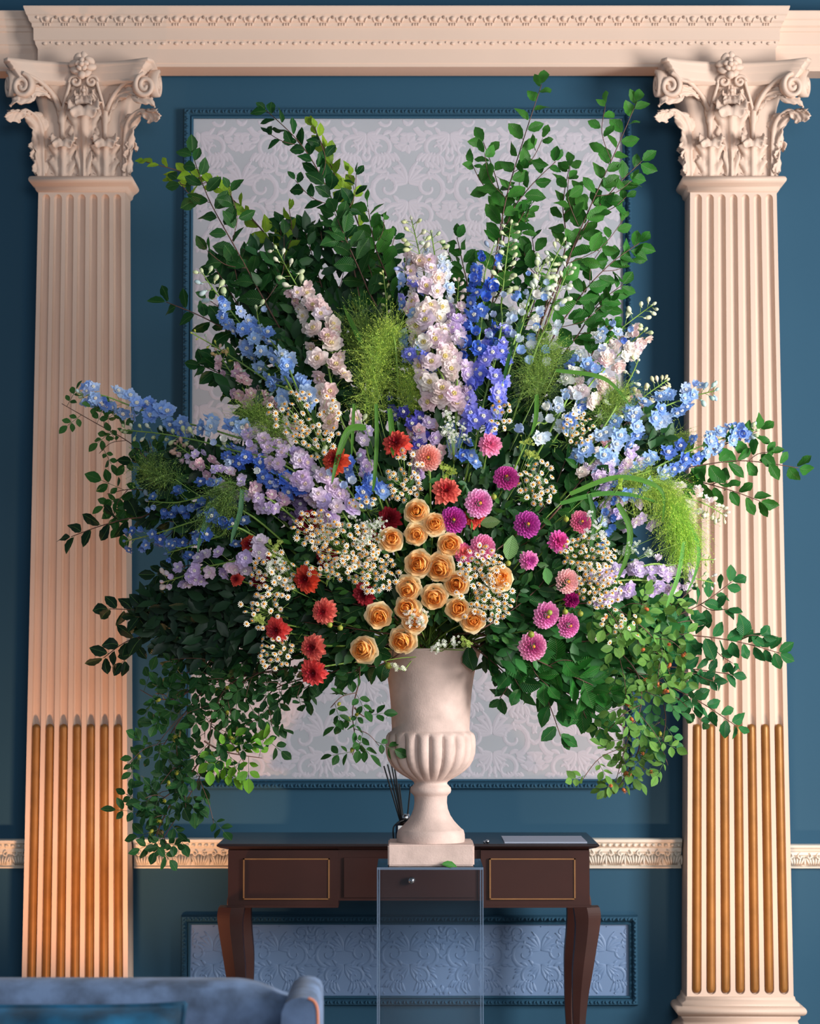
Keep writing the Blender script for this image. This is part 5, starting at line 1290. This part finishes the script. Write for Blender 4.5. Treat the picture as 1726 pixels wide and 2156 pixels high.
branch('side branch with big leaves over the right frame moulding', [(1170, 620), (1230, 480), (1290, 400), (1350, 340)], 46, 12, GREEN, (7.02, 7.06), twigs=1)
branch('leafy branch left of the right slanting one against the wallpaper', [(1150, 640), (1190, 520), (1185, 430), (1200, 345)], 44, 14, BGREEN, (7.08, 7.12), twigs=1)
branch('right branch ending in small leaves by the frame side', [(1140, 770), (1210, 640), (1280, 560), (1345, 512)], 46, 16, GREEN, (7.02, 7.06), twigs=3)
branch('branch with reddish leaf tips low beside the right frame side', [(1160, 800), (1220, 700), (1260, 640), (1310, 600)], 46, 12, GREEN, (7.04, 7.08), twigs=3)
branch('leafy branch behind the white budded delphiniums', [(1060, 800), (1110, 680), (1130, 600), (1120, 500)], 46, 16, GREEN, (7.1, 7.14), twigs=4)
branch('leafy branch left of the royal blue delphinium', [(980, 760), (985, 620), (975, 560), (962, 500)], 42, 12, GREEN, (7.06, 7.1), twigs=2)
branch('dark branch behind the royal blue and white delphiniums', [(990, 780), (1010, 700), (1060, 600), (1090, 540)], 44, 14, UL, (7.12, 7.15), twigs=4)
branch('small leafy branch under the white blue delphinium on the right', [(1180, 860), (1230, 780), (1260, 720), (1290, 690)], 42, 12, GREEN, (7.08, 7.1), twigs=3)
vine('left rose branch with small round leaves reaching the pilaster', [(420, 1010), (330, 980), (270, 930), (200, 890), (130, 850)], 26, 15, srgb(54, 100, 46), (6.98, 7.0), twigs=3, tl=.22, kind='rose_branch', cat='branch', group='leafy branches in the arrangement')
vine('left rose branch hanging below the round leaved one', [(440, 1050), (350, 1040), (280, 1030), (225, 1040)], 34, 10, srgb(46, 96, 40), (6.98, 7.0), twigs=2, kind='rose_branch', cat='branch', group='leafy branches in the arrangement')
branch('dark pointed leaf sprig crossing the left pilaster below the blue', [(380, 1100), (290, 1090), (220, 1105), (150, 1130)], 44, 9, srgb(26, 56, 34), (6.96, 6.98), grow=.75)  # this and the next two: left side shade put into the leaf green
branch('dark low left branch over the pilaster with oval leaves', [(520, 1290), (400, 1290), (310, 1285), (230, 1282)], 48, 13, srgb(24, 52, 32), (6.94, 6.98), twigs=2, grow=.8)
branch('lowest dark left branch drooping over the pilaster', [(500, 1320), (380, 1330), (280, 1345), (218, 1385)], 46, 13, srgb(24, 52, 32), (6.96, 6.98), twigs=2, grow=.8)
for k, (t, a) in enumerate((('dark leafy branch under the low left lilac delphinium', [(620, 1250), (520, 1260), (430, 1265), (350, 1250)]), ('dark leafy branch left of the leftmost coral dahlia', [(620, 1340), (520, 1330), (440, 1345), (360, 1350)]),
                            ('dark leafy branch sagging below the leftmost coral dahlia', [(660, 1370), (560, 1390), (470, 1400), (390, 1390)]), ('dark leafy branch behind the shaded blue delphiniums', [(560, 1060), (460, 1080), (380, 1100), (310, 1080)]),
                            ('dark leafy branch under the left light blue delphinium', [(560, 980), (460, 990), (380, 970), (300, 950)]), ('dark leafy branch below the shaded blue delphiniums', [(600, 1180), (500, 1180), (400, 1190), (330, 1210)]))):
    branch(t, a, 44, 15, srgb(26, 60, 34), (6.98, 7.02), twigs=4, tl=.4)  # very dark green carries the shade of the left side
branch('right branch with pairs of leaves ending past the pilaster', [(1330, 1000), (1440, 985), (1560, 970), (1680, 985)], 46, 15, GREEN, (6.92, 6.95), twigs=2, tl=.22)
branch('short branch above the right pilaster branch with upright leaves', [(1360, 980), (1460, 960), (1540, 930), (1600, 905)], 42, 9, GREEN, (6.94, 6.96), grow=.9)
branch('lower right branch with leaves drooping over the fluting', [(1340, 1020), (1440, 1010), (1530, 1030), (1600, 1055)], 46, 12, GREEN, (6.95, 6.97), twigs=2, tl=.2)
branch('big low right branch reaching furthest across the pilaster', [(1180, 1340), (1330, 1330), (1480, 1340), (1570, 1355), (1640, 1375)], 48, 22, srgb(40, 110, 56), (6.86, 6.92), twigs=4, tl=.2)
branch('low right branch lifting its tip toward the lilac delphinium', [(1250, 1330), (1380, 1310), (1470, 1275), (1540, 1225)], 46, 15, srgb(44, 112, 58), (6.9, 6.94), twigs=3)
branch('low right branch drooping to the gilded rods', [(1230, 1370), (1350, 1420), (1460, 1470), (1552, 1530)], 44, 18, srgb(40, 110, 58), (6.88, 6.94), twigs=3)
branch('low right branch with small leaves over the pilaster edge', [(1260, 1380), (1380, 1400), (1470, 1410), (1540, 1420)], 42, 15, srgb(40, 104, 60), (6.94, 6.96), twigs=3)
branch('branch with broad leaves hanging right of the urn', [(990, 1350), (1080, 1400), (1140, 1450), (1180, 1550)], 60, 13, srgb(40, 104, 44), (6.78, 6.82), twigs=2)
branch('broad leaved branch beneath the pink dahlias', [(1040, 1340), (1130, 1390), (1220, 1430), (1285, 1460)], 64, 15, srgb(48, 118, 44), (6.72, 6.78), twigs=3)
branch('broad leaved branch hanging between urn and trailing rose', [(1060, 1370), (1160, 1440), (1230, 1480), (1260, 1530)], 58, 13, srgb(44, 110, 46), (6.84, 6.88), twigs=3)
branch('dark leafy spray close beside the urn rim on the right', [(960, 1340), (1020, 1380), (1070, 1430), (1052, 1470)], 46, 9, srgb(34, 84, 40), (6.76, 6.8), twigs=1)
branch('leafy branch through the middle right behind the magenta dahlias', [(1000, 1200), (1080, 1130), (1150, 1060), (1190, 970)], 52, 15, srgb(34, 84, 38), (6.60, 6.68), twigs=4)
branch('leafy branch right of the daisies under the blue florets', [(1150, 1100), (1200, 1040), (1240, 1000), (1300, 990)], 50, 14, srgb(44, 100, 38), (6.60, 6.68), twigs=3)
branch('leafy branch among the low pink dahlias', [(1000, 1330), (1070, 1290), (1130, 1240), (1160, 1200)], 46, 13, srgb(32, 80, 38), (6.61, 6.62), twigs=3)
branch('leafy branch under the crimson dahlia left of the roses', [(860, 1340), (790, 1330), (720, 1320), (640, 1310)], 46, 13, srgb(30, 76, 38), (6.62, 6.68), twigs=3)
branch('leafy branch below the left daisies', [(820, 1290), (740, 1270), (680, 1240), (620, 1260)], 44, 12, srgb(28, 72, 38), (6.60, 6.66), twigs=3)
branch('leafy branch under the lowest coral dahlias', [(800, 1380), (740, 1400), (690, 1420), (640, 1450)], 44, 12, srgb(34, 80, 40), (6.80, 6.84), twigs=3)
branch('leafy branch hanging at the left of the urn rim', [(850, 1370), (800, 1400), (760, 1400), (700, 1390)], 42, 10, srgb(34, 84, 40), (6.76, 6.8), twigs=2)
# ---- trailing roses
VG = srgb(40, 88, 44); VB_ = srgb(110, 170, 50); VP = srgb(112, 160, 74)
vine('long rose trail on the left ending at the dado rail', [(640, 1400), (500, 1430), (450, 1500), (435, 1600), (390, 1690), (335, 1778)], 31, 38, VG, (6.86, 6.92), twigs=7, hips=6)
vine('tip of the left rose trail hanging before the dado rail', [(372, 1668), (350, 1710), (332, 1750), (326, 1784)], 30, 9, srgb(36, 82, 42), (6.9, 6.92), twigs=2, hips=2, lead=False)
vine('rose trail on the left beside the pilaster edge', [(560, 1410), (450, 1440), (390, 1500), (350, 1560), (325, 1600)], 30, 24, VG, (6.9, 6.94), twigs=5, hips=4)
vine('left rose trail pointing out to the pilaster at its foot', [(440, 1570), (400, 1630), (345, 1680), (285, 1714)], 29, 13, srgb(34, 76, 42), (6.9, 6.92), twigs=3, hips=2, lead=False)
vine('bright yellow green rose shoot on the lower left', [(430, 1560), (465, 1580), (510, 1590), (552, 1596)], 32, 8, VB_, (6.84, 6.86), twigs=1, lead=False)
vine('rose trail hanging in front of the wallpaper at left', [(660, 1420), (580, 1450), (545, 1500), (555, 1560)], 30, 12, VG, (6.86, 6.9), twigs=3)
vine('thick rose trail under the leftmost coral dahlia', [(620, 1380), (540, 1420), (480, 1460), (440, 1520)], 30, 16, srgb(44, 92, 42), (6.82, 6.86), twigs=4, hips=3)
vine('rose leaves standing at the far left of the trails', [(420, 1440), (370, 1470), (330, 1470), (295, 1452)], 28, 7, VG, (6.92, 6.94), twigs=1, hips=1, lead=False)
vine('dark rose leaves under the lowest coral dahlias', [(700, 1400), (650, 1430), (600, 1450), (560, 1450)], 32, 12, srgb(36, 80, 40), (6.82, 6.86), twigs=3)
vine('rose trail hanging alone left of the urn', [(770, 1380), (755, 1440), (742, 1500), (748, 1560), (742, 1590)], 31, 10, srgb(44, 92, 40), (6.78, 6.8), twigs=2, hips=4)
vine('side shoot of rose leaves touching the urn body', [(746, 1490), (758, 1503), (768, 1510)], 27, 2, srgb(40, 92, 40), (6.78, 6.79), twigs=0, lead=False)
vine('pale green rose trail on the lower right down to the wall panel', [(1230, 1330), (1330, 1400), (1350, 1480), (1320, 1560), (1295, 1650)], 29, 24, VP, (6.78, 6.86), twigs=5, hips=8, hipcol=srgb(196, 110, 60))
vine('pale green rose cluster under the right daisies', [(1230, 1270), (1310, 1290), (1380, 1350), (1410, 1420)], 30, 26, VP, (6.67, 6.76), twigs=5, hips=6, hipcol=srgb(200, 110, 60))
vine('light rose stem climbing toward the lilac delphinium at right', [(1240, 1350), (1310, 1310), (1370, 1260), (1400, 1230)], 30, 14, srgb(128, 176, 84), (6.76, 6.84), twigs=3)
vine('rose trail behind the pale green one on the right', [(1260, 1380), (1370, 1440), (1400, 1500), (1395, 1560)], 31, 14, srgb(66, 128, 74), (6.86, 6.9), twigs=3, hips=2)
vine('short rose trail curling below the pale green one', [(1300, 1520), (1345, 1560), (1330, 1610), (1300, 1660)], 26, 10, srgb(92, 132, 60), (6.84, 6.88), twigs=3, hips=5, hipcol=srgb(170, 100, 50), lead=False)
# ---- grasses
PL = srgb(164, 194, 86); PL2 = srgb(128, 160, 72); PL3 = srgb(96, 128, 60)  # PL3 is dimmed, shade of the left plumes mixed into the green
plume('big bright grass plume left of the white pink delphinium', [(790, 870), (785, 810), (800, 740), (820, 700)], 74, 950, PL, 1.0, (6.66, 6.72))
plume('upper dark grass plume behind the big bright one', [(780, 800), (765, 740), (760, 690)], 80, 650, PL2, 1.0, (6.78, 6.86))
plume('grass plume against the white pink delphinium', [(860, 860), (870, 820), (880, 790)], 60, 700, PL, 1.0, (6.66, 6.7))
plume('round grass plume right of the violet blue delphinium', [(1130, 830), (1135, 780), (1150, 740)], 74, 850, PL2, 1.0, (6.68, 6.78))
plume('arching grass plume hanging in front of the right pilaster', [(1300, 1010), (1370, 1020), (1415, 1060), (1440, 1130)], 76, 1700, PL, .8, (6.64, 6.74), droop=1.2)
plume('drooping end of grass plume at the pilaster edge', [(1410, 1050), (1432, 1100), (1440, 1160)], 70, 900, srgb(160, 206, 84), .6, (6.68, 6.74), droop=1.4)
plume('dark grass plume in shade at the left', [(500, 1030), (470, 1050), (455, 1090)], 62, 600, PL3, 1.0, (6.60, 6.64), droop=1.0)
plume('faint grass plume under the shaded pink delphinium', [(600, 920), (560, 890), (530, 870)], 60, 600, PL2, 1.0, (6.62, 6.70))
plume('faint grass plume at the far left by the pilaster', [(370, 1010), (330, 1000), (310, 980)], 52, 400, PL3, 1.0, (6.68, 6.78))
plume('grass plume among pink buds on the right', [(1260, 880), (1290, 850), (1300, 830)], 54, 500, PL2, 1.0, (6.68, 6.76))
plume('grass plume behind the mid blue delphinium on the right', [(1350, 940), (1400, 925), (1440, 930)], 44, 400, PL2, 1.0, (6.92, 6.94))
GB_ = srgb(86, 140, 50)
for a in (('long grass blade crossing the orange red dahlia', [(770, 900), (735, 905), (712, 960), (698, 1020)], 15, GB_), ('straight grass blade hanging down over the dark leaves', [(792, 850), (793, 930), (788, 1010), (784, 1035)], 9, GB_),
          ('grass blade hanging in front of the coral dahlia', [(820, 860), (824, 900), (826, 940), (828, 960)], 12, GB_), ('narrow blade hanging left of the coral dahlia', [(745, 850), (742, 920), (740, 960)], 7, GB_),
          ('upright grass blade at the top of the big plume', [(760, 720), (740, 680), (722, 642)], 10, srgb(104, 170, 60)), ('grass blade curving through the right delphiniums', [(1170, 780), (1250, 790), (1290, 810), (1330, 858)], 9, GB_),
          ('arched grass blade over the right plume', [(1200, 1040), (1300, 1005), (1390, 1030), (1395, 1100)], 11, GB_), ('grass blade hanging down right of the pink dahlias', [(1240, 1040), (1250, 1090), (1245, 1150), (1240, 1170)], 10, srgb(60, 120, 50)),
          ('grass blade hanging to the lilac low right delphinium', [(1300, 1060), (1325, 1110), (1320, 1170), (1295, 1230)], 13, GB_), ('pale grass blade drooping below the right plume', [(1440, 1140), (1428, 1210), (1410, 1260), (1402, 1280)], 9, srgb(120, 190, 90)),
          ('thin blade drooping on the right pilaster', [(1450, 1100), (1470, 1150), (1466, 1200), (1445, 1250)], 8, srgb(110, 180, 80)), ('shaded blade hanging at the left', [(440, 1060), (430, 1110), (420, 1140), (416, 1165)], 10, srgb(70, 120, 80)),
          ('second shaded blade hanging at the left', [(510, 1030), (505, 1080), (492, 1120), (486, 1145)], 11, srgb(70, 120, 80)), ('blade stretching sideways under the blue delphinium on the right', [(1180, 1060), (1260, 1040), (1330, 1042), (1390, 1060)], 10, srgb(70, 130, 50)),
          ('dark upright blade among the white budded delphiniums', [(1060, 800), (1075, 740), (1090, 700), (1102, 676)], 8, srgb(50, 100, 50)), ('hanging blade below the round right plume', [(1130, 830), (1128, 880), (1118, 915)], 10, GB_)):
    blade(*a, y=(surf(*a[1][0])-.05, surf(*a[1][-1])-.05))
# a few large single leaves that stand out on their own
def lone(label, px, py, ang, L, col, dY=-.03):
    Y = surf(px, py)+dY; p = P(px, py, Y); root = thing('leaf_stem', label, 'leaf', p, 'single leaves'); d = RT*cos(radians(ang))+UP*sin(radians(ang))
    link('leaf', LEAVES[3], root, basis(Vector((0, 0, 0)), d, TC+Vector((.2, 0, .3)), S(L, Y)), col); e = mouth()
    stem_part(root, [p, p.lerp(e, .4)+Vector((0, .06, .02)), e], .0016, .0018, M_DSTEM, 12)
lone('upright pale green leaf right of the daisies', 1068, 1183, 78, 58, srgb(118, 160, 96))
lone('olive leaf lying under the magenta dahlia pair', 1008, 1104, 8, 46, srgb(104, 130, 76))
lone('dark leaf under the crimson dahlia', 792, 1262, 80, 44, srgb(40, 96, 60))
lone('curled light green leaf by the blush dahlia', 1148, 1192, -80, 40, srgb(90, 150, 80))
# fallen leaf on the acrylic stand
f = link('fallen_leaf', leaf_mesh('fallen_leaf', .42, .6, .6, .04, .9), None, basis(Vector((Xp(927, 1824, 6.77), 6.768, ZA+.008)), (1, 0, -.12), (0, -.75, .65), S(40, 6.8)), srgb(70, 140, 60))
tag(f, 'single fallen green leaf lying on the acrylic stand by the urn foot', 'leaf')
# ---- dense foliage between the flowers: nobody could count it
def filler(label, n, cx, cy, rx, ry, dy0, dy1, lpx, cols, seed, ymin=None):
    rr = random.Random(seed); mb = MB(); i = 0
    base = [(0, 0, 0)]; prof = [(.0, .04), (.3, .24), (.65, .22), (1.0, 0.0)]
    while i < n:
        a = rr.uniform(0, 2*pi); q = sqrt(rr.random()); px = cx+q*rx*cos(a); py = cy+q*ry*sin(a)
        i += 1
        if py > 1322 and 800 < px < 1015: continue
        Y = surf(px, py)+rr.uniform(dy0, dy1); p = P(px, py, Y)
        ang = math.atan2(-(py-1330), px-906)+rr.gauss(0, .8); d = (RT*cos(ang)+UP*sin(ang)+TC*rr.uniform(-.3, .5)).normalized()
        M = basis(p, d, TC+Vector((rr.gauss(0, .6), 0, rr.gauss(0, .6)+.3)), S(lpx, Y)*rr.uniform(.75, 1.2)); c = rr.choice(cols); k = rr.uniform(.7, 1.25); c = (c[0]*k, c[1]*k, c[2]*k, 1)
        vs = []; uv = []
        for (s, w_) in prof:
            for x in (-1, 0, 1): vs.append(M @ Vector((x*w_, s, .25*abs(x)*w_-.12*s*s))); uv.append((x*.5+.5, s))
        fs = [(k3*3+j, k3*3+j+1, k3*3+j+4, k3*3+j+3) for k3 in range(3) for j in range(2)]
        mb.add(vs, fs, uv, c)
    o = mb.build('filler_foliage', M_FILL, None, True); return tag(o, label, 'foliage', None, 'stuff')
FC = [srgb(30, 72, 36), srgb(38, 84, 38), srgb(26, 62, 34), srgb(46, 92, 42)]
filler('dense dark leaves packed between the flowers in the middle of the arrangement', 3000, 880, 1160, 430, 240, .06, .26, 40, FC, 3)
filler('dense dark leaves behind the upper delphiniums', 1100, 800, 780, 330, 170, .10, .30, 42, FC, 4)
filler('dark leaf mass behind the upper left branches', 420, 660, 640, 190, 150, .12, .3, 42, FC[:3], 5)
filler('dark leaf mass under the left flowers', 700, 480, 1300, 185, 95, .05, .22, 40, [srgb(24, 54, 34), srgb(28, 62, 34)], 6)  # darker than the right mass, left side shade painted into the greens
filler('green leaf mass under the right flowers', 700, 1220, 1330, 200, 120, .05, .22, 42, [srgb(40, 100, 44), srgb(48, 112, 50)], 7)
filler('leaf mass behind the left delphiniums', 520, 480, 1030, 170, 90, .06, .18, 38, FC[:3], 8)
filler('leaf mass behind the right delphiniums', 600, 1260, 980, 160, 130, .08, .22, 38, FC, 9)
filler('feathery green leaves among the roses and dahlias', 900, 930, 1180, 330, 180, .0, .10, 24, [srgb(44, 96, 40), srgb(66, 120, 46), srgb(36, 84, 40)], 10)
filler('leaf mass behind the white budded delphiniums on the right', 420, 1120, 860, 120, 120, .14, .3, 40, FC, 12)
